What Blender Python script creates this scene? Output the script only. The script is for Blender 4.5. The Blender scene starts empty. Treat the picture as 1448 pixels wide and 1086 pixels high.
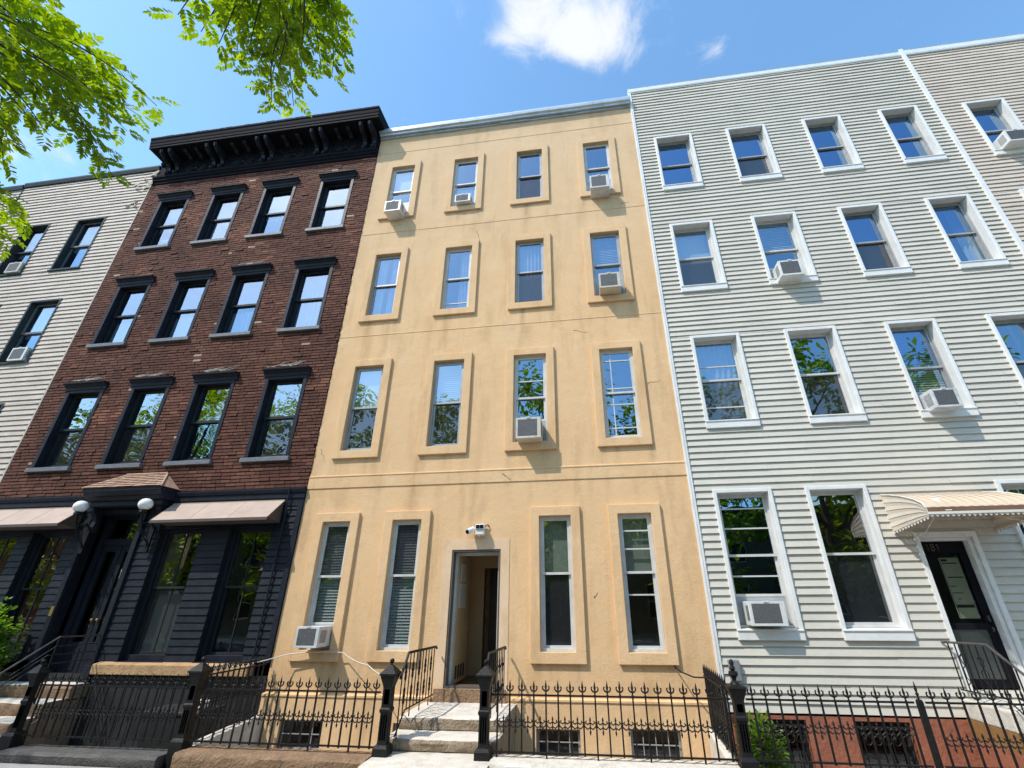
import bpy, math, random
from mathutils import Vector, noise

random.seed(7)
SC = bpy.context.scene
COL = SC.collection
PI = math.pi

# ------------------------------------------------------------------ mesh helper
class MB:
    def __init__(self):
        self.v = []; self.f = []; self.mi = []; self.fc = []; self.cm = 0; self.cc = None; self.colfn = None

    def face(self, pts):
        n = len(self.v)
        self.v += [tuple(p) for p in pts]
        self.f.append(tuple(range(n, n + len(pts)))); self.mi.append(self.cm); self.fc.append(self.cc)

    def idx(self, verts, faces):
        n = len(self.v)
        self.v += [tuple(p) for p in verts]
        for f in faces:
            self.f.append(tuple(i + n for i in f)); self.mi.append(self.cm); self.fc.append(self.cc)

    def box(self, x0, x1, y0, y1, z0, z1):
        v = [(x0, y0, z0), (x1, y0, z0), (x1, y1, z0), (x0, y1, z0), (x0, y0, z1), (x1, y0, z1), (x1, y1, z1), (x0, y1, z1)]
        self.idx(v, [(0, 3, 2, 1), (4, 5, 6, 7), (0, 1, 5, 4), (1, 2, 6, 5), (2, 3, 7, 6), (3, 0, 4, 7)])

    def hexa(self, v):          # eight corners, same order as box
        self.idx(v, [(0, 3, 2, 1), (4, 5, 6, 7), (0, 1, 5, 4), (1, 2, 6, 5), (2, 3, 7, 6), (3, 0, 4, 7)])

    def prism(self, poly, axis, a, b):
        n = len(poly)
        def P(p, t):
            return {'x': (t, p[0], p[1]), 'y': (p[0], t, p[1]), 'z': (p[0], p[1], t)}[axis]
        v = [P(p, a) for p in poly] + [P(p, b) for p in poly]
        fs = [(i, (i + 1) % n, (i + 1) % n + n, i + n) for i in range(n)]
        fs += [tuple(range(n - 1, -1, -1)), tuple(range(n, 2 * n))]
        self.idx(v, fs)

    def tube(self, pts, r, n=6, r1=None, cap=True):
        pts = [Vector(p) for p in pts]
        rings = []; m = len(pts); up = None
        for i, p in enumerate(pts):
            t = (pts[min(i + 1, m - 1)] - pts[max(i - 1, 0)])
            if t.length < 1e-9: t = Vector((0, 0, 1))
            t.normalize()
            if up is None:
                up = Vector((0, 0, 1)) if abs(t.z) < .9 else Vector((1, 0, 0))
            s = t.cross(up)
            if s.length < 1e-5:
                up = Vector((0, 1, 0)); s = t.cross(up)
            s.normalize(); u = s.cross(t); u.normalize(); up = u
            rr = r if r1 is None else r + (r1 - r) * i / max(1, m - 1)
            rings.append([p + (s * math.cos(2 * PI * k / n) + u * math.sin(2 * PI * k / n)) * rr for k in range(n)])
        v = [q for R in rings for q in R]; fs = []
        for i in range(m - 1):
            for k in range(n):
                fs.append((i * n + k, i * n + (k + 1) % n, (i + 1) * n + (k + 1) % n, (i + 1) * n + k))
        if cap:
            fs.append(tuple(range(n - 1, -1, -1))); fs.append(tuple(range((m - 1) * n, m * n)))
        self.idx(v, fs)

    def lathe(self, x, y, prof, n=12):
        m = len(prof); v = []
        for r, z in prof:
            for k in range(n):
                a = 2 * PI * k / n
                v.append((x + r * math.cos(a), y + r * math.sin(a), z))
        fs = []
        for i in range(m - 1):
            for k in range(n):
                fs.append((i * n + k, i * n + (k + 1) % n, (i + 1) * n + (k + 1) % n, (i + 1) * n + k))
        fs.append(tuple(range(n - 1, -1, -1))); fs.append(tuple(range((m - 1) * n, m * n)))
        self.idx(v, fs)

    def sphere(self, x, y, z, r, n=16, sq=1.0):
        self.lathe(x, y, [(max(1e-3, r * math.sin(PI * i / (n // 2))), z - sq * r * math.cos(PI * i / (n // 2))) for i in range(n // 2 + 1)], n)

    def sqlathe(self, x, y, prof):       # square section post from (half width, z)
        v = []
        for h, z in prof:
            v += [(x - h, y - h, z), (x + h, y - h, z), (x + h, y + h, z), (x - h, y + h, z)]
        fs = []
        for i in range(len(prof) - 1):
            for k in range(4):
                fs.append((i * 4 + k, i * 4 + (k + 1) % 4, (i + 1) * 4 + (k + 1) % 4, (i + 1) * 4 + k))
        fs.append((3, 2, 1, 0)); e = (len(prof) - 1) * 4; fs.append((e, e + 1, e + 2, e + 3))
        self.idx(v, fs)

    def ring(self, x0, x1, z0, z1, wl, wr, wb, wt, y0, y1):
        if wl and wr and wb and wt:
            v = []
            for y in (y0, y1):
                v += [(x0, y, z0), (x1, y, z0), (x1, y, z1), (x0, y, z1)]
                v += [(x0 + wl, y, z0 + wb), (x1 - wr, y, z0 + wb), (x1 - wr, y, z1 - wt), (x0 + wl, y, z1 - wt)]
            fs = []
            for k in range(4):
                m = (k + 1) % 4
                fs += [(k, m, m + 4, k + 4), (m + 8, k + 8, k + 12, m + 12), (m, k, k + 8, m + 8), (k + 4, m + 4, m + 12, k + 12)]
            self.idx(v, fs); return
        self.box(x0, x0 + wl, y0, y1, z0, z1); self.box(x1 - wr, x1, y0, y1, z0, z1)
        if wb: self.box(x0 + wl, x1 - wr, y0, y1, z0, z0 + wb)
        if wt: self.box(x0 + wl, x1 - wr, y0, y1, z1 - wt, z1)

    def build(self, name, mat, parent=None, smooth=False, bevel=0, origin=None):
        me = bpy.data.meshes.new(name)
        if parent is not None:
            off = Vector((0, 0, 0)); p = parent
            while p is not None: off += p.location; p = p.parent
        elif origin is not None:
            off = Vector(origin)
        else:
            xs = [p[0] for p in self.v]; ys = [p[1] for p in self.v]; zs = [p[2] for p in self.v]
            off = Vector(((min(xs) + max(xs)) / 2, (min(ys) + max(ys)) / 2, min(zs)))
        me.from_pydata([(p[0] - off.x, p[1] - off.y, p[2] - off.z) for p in self.v], [], self.f)
        mats = mat if isinstance(mat, (list, tuple)) else [mat]
        for m in mats: me.materials.append(m)
        if len(mats) > 1: me.polygons.foreach_set('material_index', self.mi)
        if self.colfn:
            ca = me.color_attributes.new('Col', 'FLOAT_COLOR', 'CORNER'); buf = []
            for f in self.f:
                for i in f:
                    c = self.colfn(self.v[i]); buf += [c, c, c, 1.0]
            ca.data.foreach_set('color', buf)
        elif any(c is not None for c in self.fc):
            ca = me.color_attributes.new('Col', 'FLOAT_COLOR', 'CORNER')
            buf = []
            for f, c in zip(self.f, self.fc):
                c = c or (0, 0, 0)
                buf += [c[0], c[1], c[2], 1.0] * len(f)
            ca.data.foreach_set('color', buf)
        if smooth:
            me.polygons.foreach_set('use_smooth', [True] * len(self.f))
            me.set_sharp_from_angle(angle=0.75)
        me.update()
        o = bpy.data.objects.new(name, me); COL.objects.link(o)
        if parent is not None: o.parent = parent
        else: o.location = off
        if bevel:
            b = o.modifiers.new('Bevel', 'BEVEL'); b.width = bevel; b.segments = 2; b.limit_method = 'ANGLE'
        return o

def tag(o, label=None, cat=None, group=None, kind=None):
    if label: o['label'] = label
    if cat: o['category'] = cat
    if group: o['group'] = group
    if kind: o['kind'] = kind
    return o

def thing(name, label, cat, loc=(0, 0, 0), group=None):
    o = bpy.data.objects.new(name, None); COL.objects.link(o); o.location = loc
    o.empty_display_size = .2
    return tag(o, label, cat, group)

def copy_tree(o, parent=None):
    kids = list(o.children)
    c = o.copy(); COL.objects.link(c)
    if parent is not None: c.parent = parent
    for k in kids: copy_tree(k, c)
    return c

def part(o, label):
    o['label'] = label
    return o

# ------------------------------------------------------------------ materials
def nmat(name):
    m = bpy.data.materials.new(name); m.use_nodes = True
    nt = m.node_tree; nt.nodes.clear()
    return m, nt, nt.nodes, nt.links

def pmat(name, c1, c2=None, scale=3., rough=.6, bump=0., bscale=40., metal=0., grime=None, gscale=(1., 1., 1.), gamt=.5,
         spec=.5, bdet=4., bdist=.02, rand=0.):
    """two-tone noise colour, optional grime layer stretched by gscale, noise bump"""
    m, nt, N, L = nmat(name)
    out = N.new('ShaderNodeOutputMaterial'); b = N.new('ShaderNodeBsdfPrincipled')
    L.new(b.outputs[0], out.inputs[0])
    b.inputs['Roughness'].default_value = rough; b.inputs['Metallic'].default_value = metal
    b.inputs['Specular IOR Level'].default_value = spec
    geo = N.new('ShaderNodeNewGeometry')
    c2 = c2 or tuple(x * .82 for x in c1)
    nz = N.new('ShaderNodeTexNoise'); nz.inputs['Scale'].default_value = scale; nz.inputs['Detail'].default_value = 6
    nz.inputs['Roughness'].default_value = .65
    L.new(geo.outputs['Position'], nz.inputs['Vector'])
    rp = N.new('ShaderNodeValToRGB'); rp.color_ramp.elements[0].position = .35; rp.color_ramp.elements[1].position = .65
    rp.color_ramp.elements[0].color = (*c1, 1); rp.color_ramp.elements[1].color = (*c2, 1)
    L.new(nz.outputs[0], rp.inputs[0]); src = rp.outputs[0]
    if grime:
        mp = N.new('ShaderNodeMapping'); mp.inputs['Scale'].default_value = gscale
        L.new(geo.outputs['Position'], mp.inputs[0])
        g = N.new('ShaderNodeTexNoise'); g.inputs['Scale'].default_value = 1; g.inputs['Detail'].default_value = 7
        g.inputs['Roughness'].default_value = .7
        L.new(mp.outputs[0], g.inputs['Vector'])
        gr = N.new('ShaderNodeMapRange'); gr.inputs[1].default_value = .5; gr.inputs[2].default_value = .75
        gr.inputs[3].default_value = 0; gr.inputs[4].default_value = gamt
        L.new(g.outputs[0], gr.inputs[0])
        mx = N.new('ShaderNodeMix'); mx.data_type = 'RGBA'
        L.new(gr.outputs[0], mx.inputs['Factor']); L.new(src, mx.inputs['A']); mx.inputs['B'].default_value = (*grime, 1)
        src = mx.outputs['Result']
    if rand:
        oi = N.new('ShaderNodeObjectInfo'); hv = N.new('ShaderNodeHueSaturation')
        mr = N.new('ShaderNodeMapRange'); mr.inputs[3].default_value = 1 - rand; mr.inputs[4].default_value = 1 + rand
        L.new(oi.outputs['Random'], mr.inputs[0]); L.new(mr.outputs[0], hv.inputs['Value']); L.new(src, hv.inputs['Color'])
        src = hv.outputs[0]
    L.new(src, b.inputs['Base Color'])
    if bump:
        bn = N.new('ShaderNodeTexNoise'); bn.inputs['Scale'].default_value = bscale; bn.inputs['Detail'].default_value = bdet
        L.new(geo.outputs['Position'], bn.inputs['Vector'])
        bp = N.new('ShaderNodeBump'); bp.inputs['Strength'].default_value = bump; bp.inputs['Distance'].default_value = bdist
        L.new(bn.outputs[0], bp.inputs['Height']); L.new(bp.outputs[0], b.inputs['Normal'])
    return m

def glassmat(name, b0, b1, tint=(.75, .82, .82), dark=0., wav=.013, gtint=(.95, .97, 1)):
    """window glass: part see-through, part mirror by the Fresnel term; dark adds an insect-screen veil"""
    m, nt, N, L = nmat(name)
    out = N.new('ShaderNodeOutputMaterial')
    geo = N.new('ShaderNodeNewGeometry')
    tr = N.new('ShaderNodeBsdfTransparent'); tr.inputs[0].default_value = (*tint, 1)
    gl = N.new('ShaderNodeBsdfGlossy'); gl.inputs['Roughness'].default_value = .0
    gl.inputs['Color'].default_value = (*gtint, 1)
    lw = N.new('ShaderNodeLayerWeight'); lw.inputs['Blend'].default_value = .5
    fr = N.new('ShaderNodeMath'); fr.operation = 'POWER'; fr.inputs[1].default_value = 4.; L.new(lw.outputs['Facing'], fr.inputs[0])
    ma = N.new('ShaderNodeMath'); ma.operation = 'MULTIPLY_ADD'; ma.inputs[1].default_value = b1; ma.inputs[2].default_value = b0
    ma.use_clamp = True
    L.new(fr.outputs[0], ma.inputs[0])
    bn = N.new('ShaderNodeTexNoise'); bn.inputs['Scale'].default_value = 1.7; bn.inputs['Detail'].default_value = 1.5
    L.new(geo.outputs['Position'], bn.inputs['Vector'])
    bp = N.new('ShaderNodeBump'); bp.inputs['Strength'].default_value = wav; bp.inputs['Distance'].default_value = .25
    L.new(bn.outputs[0], bp.inputs['Height']); L.new(bp.outputs[0], gl.inputs['Normal'])
    mx = N.new('ShaderNodeMixShader')
    L.new(ma.outputs[0], mx.inputs[0]); L.new(tr.outputs[0], mx.inputs[1]); L.new(gl.outputs[0], mx.inputs[2])
    src = mx.outputs[0]
    if dark:
        df = N.new('ShaderNodeBsdfDiffuse'); df.inputs[0].default_value = (.035, .04, .045, 1)
        m2 = N.new('ShaderNodeMixShader'); m2.inputs[0].default_value = dark
        L.new(src, m2.inputs[1]); L.new(df.outputs[0], m2.inputs[2]); src = m2.outputs[0]
    L.new(src, out.inputs[0])
    return m

def stuccomat():
    m, nt, N, L = nmat('stucco')
    out = N.new('ShaderNodeOutputMaterial'); b = N.new('ShaderNodeBsdfPrincipled'); L.new(b.outputs[0], out.inputs[0])
    b.inputs['Roughness'].default_value = .9; b.inputs['Specular IOR Level'].default_value = .2
    geo = N.new('ShaderNodeNewGeometry')
    def nz(sc, det, vec=None, mscale=None, rough=.6):
        n = N.new('ShaderNodeTexNoise'); n.inputs['Scale'].default_value = sc; n.inputs['Detail'].default_value = det
        n.inputs['Roughness'].default_value = rough
        src = geo.outputs['Position']
        if mscale:
            mp = N.new('ShaderNodeMapping'); mp.inputs['Scale'].default_value = mscale; L.new(src, mp.inputs[0]); src = mp.outputs[0]
        L.new(src, n.inputs['Vector']); return n.outputs[0]
    rp = N.new('ShaderNodeValToRGB'); e = rp.color_ramp.elements
    e[0].position = .3; e[0].color = (.70, .45, .235, 1); e[1].position = .7; e[1].color = (.755, .505, .28, 1)
    L.new(nz(.9, 7), rp.inputs[0]); src = rp.outputs[0]
    def layer(src, fac_src, lo, hi, amt, col):
        mr = N.new('ShaderNodeMapRange'); mr.inputs[1].default_value = lo; mr.inputs[2].default_value = hi; mr.inputs[4].default_value = amt
        L.new(fac_src, mr.inputs[0])
        mx = N.new('ShaderNodeMix'); mx.data_type = 'RGBA'; L.new(mr.outputs[0], mx.inputs['Factor']); L.new(src, mx.inputs['A'])
        mx.inputs['B'].default_value = (*col, 1); return mx.outputs['Result']
    src = layer(src, nz(1, 6, mscale=(2.6, 2.6, .5), rough=.7), .5, .74, .6, (.44, .27, .13))      # run-down streaks
    src = layer(src, nz(2.2, 8, rough=.75), .52, .72, .45, (.76, .58, .38))        # pale patches
    src = layer(src, nz(14, 5), .6, .8, .25, (.48, .33, .18))
    sx = N.new('ShaderNodeSeparateXYZ'); L.new(geo.outputs['Position'], sx.inputs[0])
    zr = N.new('ShaderNodeMapRange'); zr.inputs[1].default_value = 7; zr.inputs[2].default_value = 14
    zr.inputs[3].default_value = 0; zr.inputs[4].default_value = .55; L.new(sx.outputs[2], zr.inputs[0])
    mx = N.new('ShaderNodeMix'); mx.data_type = 'RGBA'; L.new(zr.outputs[0], mx.inputs['Factor']); L.new(src, mx.inputs['A'])
    mx.inputs['B'].default_value = (.60, .44, .29, 1); src = mx.outputs['Result']      # weathered greyer coat higher up
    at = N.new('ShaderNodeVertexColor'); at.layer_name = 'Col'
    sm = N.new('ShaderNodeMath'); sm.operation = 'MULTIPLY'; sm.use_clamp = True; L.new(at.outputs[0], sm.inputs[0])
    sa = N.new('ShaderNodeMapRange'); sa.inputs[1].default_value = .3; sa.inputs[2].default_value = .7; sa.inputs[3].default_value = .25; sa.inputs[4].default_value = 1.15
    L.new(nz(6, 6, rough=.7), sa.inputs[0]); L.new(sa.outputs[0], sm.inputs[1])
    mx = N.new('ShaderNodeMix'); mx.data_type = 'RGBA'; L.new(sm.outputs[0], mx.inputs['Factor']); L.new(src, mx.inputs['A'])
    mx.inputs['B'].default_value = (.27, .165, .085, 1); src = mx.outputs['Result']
    L.new(src, b.inputs['Base Color'])
    bp = N.new('ShaderNodeBump'); bp.inputs['Strength'].default_value = .36; bp.inputs['Distance'].default_value = .014
    ad = N.new('ShaderNodeMath'); ad.operation = 'MULTIPLY_ADD'; ad.inputs[1].default_value = 2.5
    L.new(nz(3.5, 3), ad.inputs[0]); L.new(nz(38, 4, rough=.55), ad.inputs[2])
    L.new(ad.outputs[0], bp.inputs['Height']); L.new(bp.outputs[0], b.inputs['Normal'])
    return m

def brickmat():
    m, nt, N, L = nmat('brick')
    out = N.new('ShaderNodeOutputMaterial'); b = N.new('ShaderNodeBsdfPrincipled'); L.new(b.outputs[0], out.inputs[0])
    b.inputs['Roughness'].default_value = .88; b.inputs['Specular IOR Level'].default_value = .25
    at = N.new('ShaderNodeVertexColor'); at.layer_name = 'Col'
    geo = N.new('ShaderNodeNewGeometry')
    n = N.new('ShaderNodeTexNoise'); n.inputs['Scale'].default_value = 45; n.inputs['Detail'].default_value = 5
    L.new(geo.outputs['Position'], n.inputs['Vector'])
    mr = N.new('ShaderNodeMapRange'); mr.inputs[3].default_value = .55; mr.inputs[4].default_value = 1.45; L.new(n.outputs[0], mr.inputs[0])
    mx = N.new('ShaderNodeMix'); mx.data_type = 'RGBA'; mx.blend_type = 'MULTIPLY'; mx.inputs['Factor'].default_value = 1
    L.new(at.outputs[0], mx.inputs['A']); L.new(mr.outputs[0], mx.inputs['B'])
    L.new(mx.outputs['Result'], b.inputs['Base Color'])
    bp = N.new('ShaderNodeBump'); bp.inputs['Strength'].default_value = .6; bp.inputs['Distance'].default_value = .008
    L.new(n.outputs[0], bp.inputs['Height']); L.new(bp.outputs[0], b.inputs['Normal'])
    return m

def leafmat(name, c1, c2, trans=.5):
    m, nt, N, L = nmat(name)
    out = N.new('ShaderNodeOutputMaterial')
    geo = N.new('ShaderNodeNewGeometry')
    rp = N.new('ShaderNodeValToRGB'); rp.color_ramp.elements[0].color = (*c1, 1); rp.color_ramp.elements[1].color = (*c2, 1)
    mr = N.new('ShaderNodeMath'); mr.operation = 'MULTIPLY_ADD'; mr.inputs[1].default_value = .55; mr.inputs[2].default_value = .0
    n = N.new('ShaderNodeTexNoise'); n.inputs['Scale'].default_value = 2.2
    L.new(geo.outputs['Position'], n.inputs['Vector'])
    L.new(geo.outputs['Random Per Island'], mr.inputs[0])
    ad = N.new('ShaderNodeMath'); ad.operation = 'MULTIPLY_ADD'; ad.inputs[1].default_value = .8
    L.new(n.outputs[0], ad.inputs[0]); L.new(mr.outputs[0], ad.inputs[2]); 
    s = N.new('ShaderNodeMath'); s.operation = 'SUBTRACT'; s.inputs[1].default_value = .15; L.new(ad.outputs[0], s.inputs[0])
    L.new(s.outputs[0], rp.inputs[0])
    d = N.new('ShaderNodeBsdfPrincipled'); d.inputs['Roughness'].default_value = .45; L.new(rp.outputs[0], d.inputs['Base Color'])
    t = N.new('ShaderNodeBsdfTranslucent')
    hv = N.new('ShaderNodeHueSaturation'); hv.inputs['Hue'].default_value = .486; hv.inputs['Saturation'].default_value = 1.1; hv.inputs['Value'].default_value = 2.3
    L.new(rp.outputs[0], hv.inputs['Color']); L.new(hv.outputs[0], t.inputs[0])
    mx = N.new('ShaderNodeMixShader'); mx.inputs[0].default_value = trans
    L.new(d.outputs[0], mx.inputs[1]); L.new(t.outputs[0], mx.inputs[2]); L.new(mx.outputs[0], out.inputs[0])
    return m

M = {}
M['stucco'] = stuccomat()
M['brick'] = brickmat()
M['stucco_pale'] = pmat('stucco_pale', (.74, .54, .36), (.66, .46, .285), scale=3, rough=.9, bump=.3, bscale=38, grime=(.44, .28, .15), gscale=(4, 4, 1.2), gamt=.5, spec=.2, bdist=.012)
M['black'] = pmat('black_paint', (.012, .0135, .021), (.019, .021, .030), scale=6, rough=.5, spec=.16, bump=.25, bscale=18, grime=(.05, .046, .043), gscale=(3, 3, 1.2), gamt=.2)
M['black_cornice'] = pmat('black_cornice', (.008, .008, .011), (.012, .012, .016), scale=6, rough=.7, spec=.04, bump=.2, bscale=20)
M['black_flat'] = pmat('black_board', (.012, .012, .013), (.02, .02, .021), scale=5, rough=.6, bump=.3, bscale=30)
M['cream'] = pmat('cream_clapboard', (.55, .475, .405), (.46, .39, .325), scale=2.5, rough=.75, bump=.4, bscale=25, grime=(.30, .24, .19), gscale=(.9, .9, 5), gamt=.45)
M['white_siding'] = pmat('white_siding', (.595, .555, .475), (.525, .49, .42), scale=1.1, rough=.5, bump=.12, bscale=12, grime=(.40, .39, .32), gscale=(.45, .45, 7.), gamt=.5)
M['pink_siding'] = pmat('tan_siding', (.60, .515, .425), (.53, .45, .37), scale=2, rough=.6, bump=.2, bscale=14, grime=(.28, .22, .17), gscale=(.6, .6, 4), gamt=.4)
M['trim_white'] = pmat('white_trim', (.78, .78, .76), (.70, .70, .67), scale=4, rough=.4, bump=.08, bscale=15, grime=(.45, .42, .36), gscale=(4, 4, .8), gamt=.25)
M['vinyl'] = pmat('vinyl_frame', (.62, .615, .59), (.52, .515, .49), scale=5, rough=.4)
M['alu'] = pmat('aluminium_frame', (.42, .42, .41), (.34, .34, .33), scale=6, rough=.4, metal=.3)
M['darkframe'] = pmat('dark_frame', (.02, .023, .027), (.03, .034, .038), scale=6, rough=.5, spec=.2)
M['slate'] = pmat('grey_sill', (.11, .12, .135), (.15, .16, .175), scale=7, rough=.6, bump=.3, bscale=30)
M['glass'] = glassmat('glass_upper', .33, .9, gtint=(.55, .78, 1))
M['glass_bright'] = glassmat('glass_bright', .40, .6, gtint=(.82, .92, 1), wav=.02)
M['glass_deep'] = glassmat('glass_deep', .36, .8, tint=(.30, .34, .40), gtint=(.42, .66, 1))
M['glass_screen'] = glassmat('glass_screen', .20, .7, tint=(.6, .64, .66), dark=.42)
M['glass_low'] = glassmat('glass_street', .26, .8, tint=(.7, .74, .72))
M['glass_door'] = glassmat('glass_door', .10, .8, tint=(.55, .58, .55))
M['blind'] = pmat('blind', (.70, .70, .68), (.60, .61, .60), scale=3, rough=.6)
M['shade'] = pmat('green_shade', (.42, .47, .40), (.36, .41, .34), scale=2, rough=.8)
M['curtain'] = pmat('curtain', (.52, .54, .58), (.40, .42, .47), scale=4, rough=.85)
M['curtain_red'] = pmat('rust_curtain', (.24, .06, .04), (.16, .04, .03), scale=4, rough=.85)
M['inside'] = pmat('interior_plaster', (.10, .10, .10), (.07, .07, .07), scale=1, rough=.9)
M['tar'] = pmat('roof_tar', (.05, .05, .05), (.08, .08, .08), scale=2, rough=.9)
M['coping'] = pmat('coping_metal', (.52, .58, .62), (.42, .48, .52), scale=2.5, rough=.35, metal=.35, grime=(.2, .2, .2), gscale=(3, 3, 3), gamt=.4)
M['fascia'] = pmat('white_fascia', (.72, .75, .76), (.62, .66, .68), scale=3, rough=.4)
M['tealcoping'] = pmat('dark_coping', (.025, .036, .04), (.04, .052, .056), scale=4, rough=.6, spec=.2)
M['stone'] = pmat('pale_stone', (.68, .63, .55), (.57, .52, .44), scale=5, rough=.85, bump=.5, bscale=30, grime=(.22, .18, .13), gscale=(4, 4, 7), gamt=.55)
M['riser'] = pmat('weathered_stone', (.38, .30, .21), (.25, .19, .13), scale=9, rough=.95, bump=1., bscale=45, grime=(.12, .095, .07), gscale=(7, 7, 9), gamt=.7, bdist=.03)
M['brownstone'] = pmat('brownstone', (.30, .185, .105), (.21, .13, .075), scale=8, rough=.95, bump=.9, bscale=30, grime=(.10, .07, .05), gscale=(5, 5, 6), gamt=.6, bdist=.03)
M['sandstone'] = pmat('sandstone', (.52, .33, .165), (.40, .24, .115), scale=6, rough=.9, bump=.6, bscale=25, grime=(.16, .09, .05), gscale=(6, 6, 9), gamt=.6)
M['red_paint'] = pmat('red_painted_masonry', (.33, .115, .06), (.27, .09, .05), scale=4, rough=.8, bump=.6, bscale=22, grime=(.12, .05, .03), gscale=(3, 3, 2), gamt=.5)
M['ochre'] = pmat('ochre_paint', (.27, .135, .04), (.22, .105, .03), scale=4, rough=.8, bump=.5, bscale=22)
M['iron'] = pmat('wrought_iron', (.007, .007, .0075), (.013, .012, .0115), scale=20, rough=.5, spec=.22, bump=.3, bscale=60, grime=(.04, .028, .02), gscale=(14, 14, 14), gamt=.25)
M['ironlight'] = pmat('worn_handrail', (.13, .12, .115), (.07, .065, .06), scale=15, rough=.4, metal=.4)
M['slatestone'] = pmat('dark_painted_curb', (.10, .092, .085), (.065, .06, .056), scale=8, rough=.8, bump=.8, bscale=35, grime=(.2, .17, .14), gscale=(6, 6, 6), gamt=.4)
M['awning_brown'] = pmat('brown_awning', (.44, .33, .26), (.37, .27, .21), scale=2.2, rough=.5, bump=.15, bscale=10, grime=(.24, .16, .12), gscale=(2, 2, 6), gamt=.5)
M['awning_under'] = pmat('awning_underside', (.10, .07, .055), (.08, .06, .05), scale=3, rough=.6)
M['shingle'] = pmat('shingle', (.50, .32, .22), (.36, .21, .14), scale=12, rough=.85, bump=.4, bscale=40, grime=(.2, .12, .08), gscale=(6, 6, 6), gamt=.5)
M['awn_tan'] = pmat('tan_awning_slat', (.66, .52, .37), (.60, .465, .325), scale=3, rough=.45)
M['awn_white'] = pmat('white_awning_slat', (.74, .70, .62), (.66, .62, .54), scale=3, rough=.45)
M['awn_dark'] = pmat('brown_awning_trim', (.22, .12, .065), (.17, .09, .05), scale=3, rough=.5)
M['ac'] = pmat('ac_casing', (.70, .70, .67), (.62, .62, .59), scale=6, rough=.4, grime=(.35, .32, .26), gscale=(7, 7, 7), gamt=.4)
M['ac_old'] = pmat('ac_casing_yellowed', (.60, .56, .46), (.50, .46, .37), scale=5, rough=.5, grime=(.26, .16, .09), gscale=(9, 9, 5), gamt=.6)
M['ac_grey'] = pmat('ac_casing_grey', (.62, .63, .63), (.50, .51, .51), scale=7, rough=.5, grime=(.22, .19, .16), gscale=(8, 8, 8), gamt=.6)
M['acgrille'] = pmat('ac_coil', (.10, .10, .105), (.16, .16, .165), scale=45, rough=.6, metal=.2, bump=.6, bscale=150)
M['filler'] = pmat('ac_filler', (.40, .42, .43), (.34, .36, .37), scale=6, rough=.5)
M['globe'] = pmat('opal_globe', (.86, .85, .82), (.82, .81, .78), scale=3, rough=.25)
M['bulb_black'] = pmat('black_lens', (.008, .008, .009), (.012, .012, .013), rough=.15)
M['plastic'] = pmat('white_plastic', (.80, .80, .79), (.76, .76, .75), rough=.35)
M['grey_box'] = pmat('grey_box', (.22, .23, .245), (.18, .19, .2), scale=6, rough=.5)
M['cable'] = pmat('cable_sheath', (.62, .58, .50), (.5, .46, .4), rough=.6)
M['tanpaint'] = pmat('tan_interior', (.55, .40, .22), (.50, .36, .19), scale=2, rough=.6)
M['darkwood'] = pmat('dark_wood', (.035, .02, .012), (.02, .012, .008), scale=9, rough=.4)
M['brownwood'] = pmat('brown_wood', (.16, .09, .045), (.10, .055, .03), scale=9, rough=.35)
M['paper'] = pmat('paper', (.62, .63, .47), (.55, .56, .41), scale=7, rough=.9)
M['paper_w'] = pmat('paper_white', (.66, .62, .54), (.58, .54, .46), scale=7, rough=.9)
M['paper_glow'] = M['paper']
M['ink'] = pmat('ink', (.02, .02, .02), (.03, .03, .03), rough=.8)
M['brass'] = pmat('brass', (.60, .42, .16), (.5, .34, .12), rough=.3, metal=.8)
M['steel'] = pmat('kick_plate', (.16, .175, .165), (.12, .13, .125), scale=4, rough=.25, metal=.8)
M['bark'] = pmat('bark', (.085, .062, .045), (.05, .037, .028), scale=9, rough=.95, bump=1., bscale=18, bdist=.05)
M['leaf'] = leafmat('leaf', (.022, .088, .008), (.23, .32, .024), .55)
M['leaf2'] = leafmat('leaf_far', (.055, .12, .012), (.22, .27, .03), .6)
M['leaf3'] = leafmat('leaf_shrub', (.04, .12, .015), (.15, .25, .03), .5)
M['asphalt'] = pmat('asphalt', (.05, .05, .052), (.06, .06, .06), scale=3, rough=.9, bump=.4, bscale=80)
M['concrete'] = pmat('concrete', (.36, .35, .33), (.30, .29, .27), scale=2, rough=.9, bump=.3, bscale=50, grime=(.18, .17, .15), gscale=(.6, .6, .6), gamt=.5)
M['soil'] = pmat('soil', (.10, .08, .06), (.07, .055, .04), scale=6, rough=1, bump=.6, bscale=30)
M['farbrick'] = pmat('far_brick', (.20, .12, .08), (.15, .09, .06), scale=8, rough=.9, bump=.3, bscale=30)
M['fartan'] = pmat('far_render', (.16, .145, .12), (.12, .11, .09), scale=2, rough=.9)

# ------------------------------------------------------------------ world, sun, camera
SUN = Vector((-1.1, -1.0, 2.0)).normalized()           # towards the sun
elev = math.asin(SUN.z); rot = math.atan2(SUN.x, SUN.y)
w = bpy.data.worlds.new('World'); SC.world = w; w.use_nodes = True
N = w.node_tree.nodes; L = w.node_tree.links; N.clear()
out = N.new('ShaderNodeOutputWorld'); bg = N.new('ShaderNodeBackground'); bg2 = N.new('ShaderNodeBackground')
sky = N.new('ShaderNodeTexSky'); sky.sky_type = 'NISHITA'; sky.sun_disc = False
sky.sun_elevation = elev; sky.sun_rotation = rot; sky.air_density = 1.15; sky.dust_density = .6; sky.ozone_density = 2.2
bg.inputs[1].default_value = .15
hs = N.new('ShaderNodeHueSaturation'); hs.inputs['Saturation'].default_value = 1.13; hs.inputs['Hue'].default_value = .492; hs.inputs['Value'].default_value = 2.15
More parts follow.
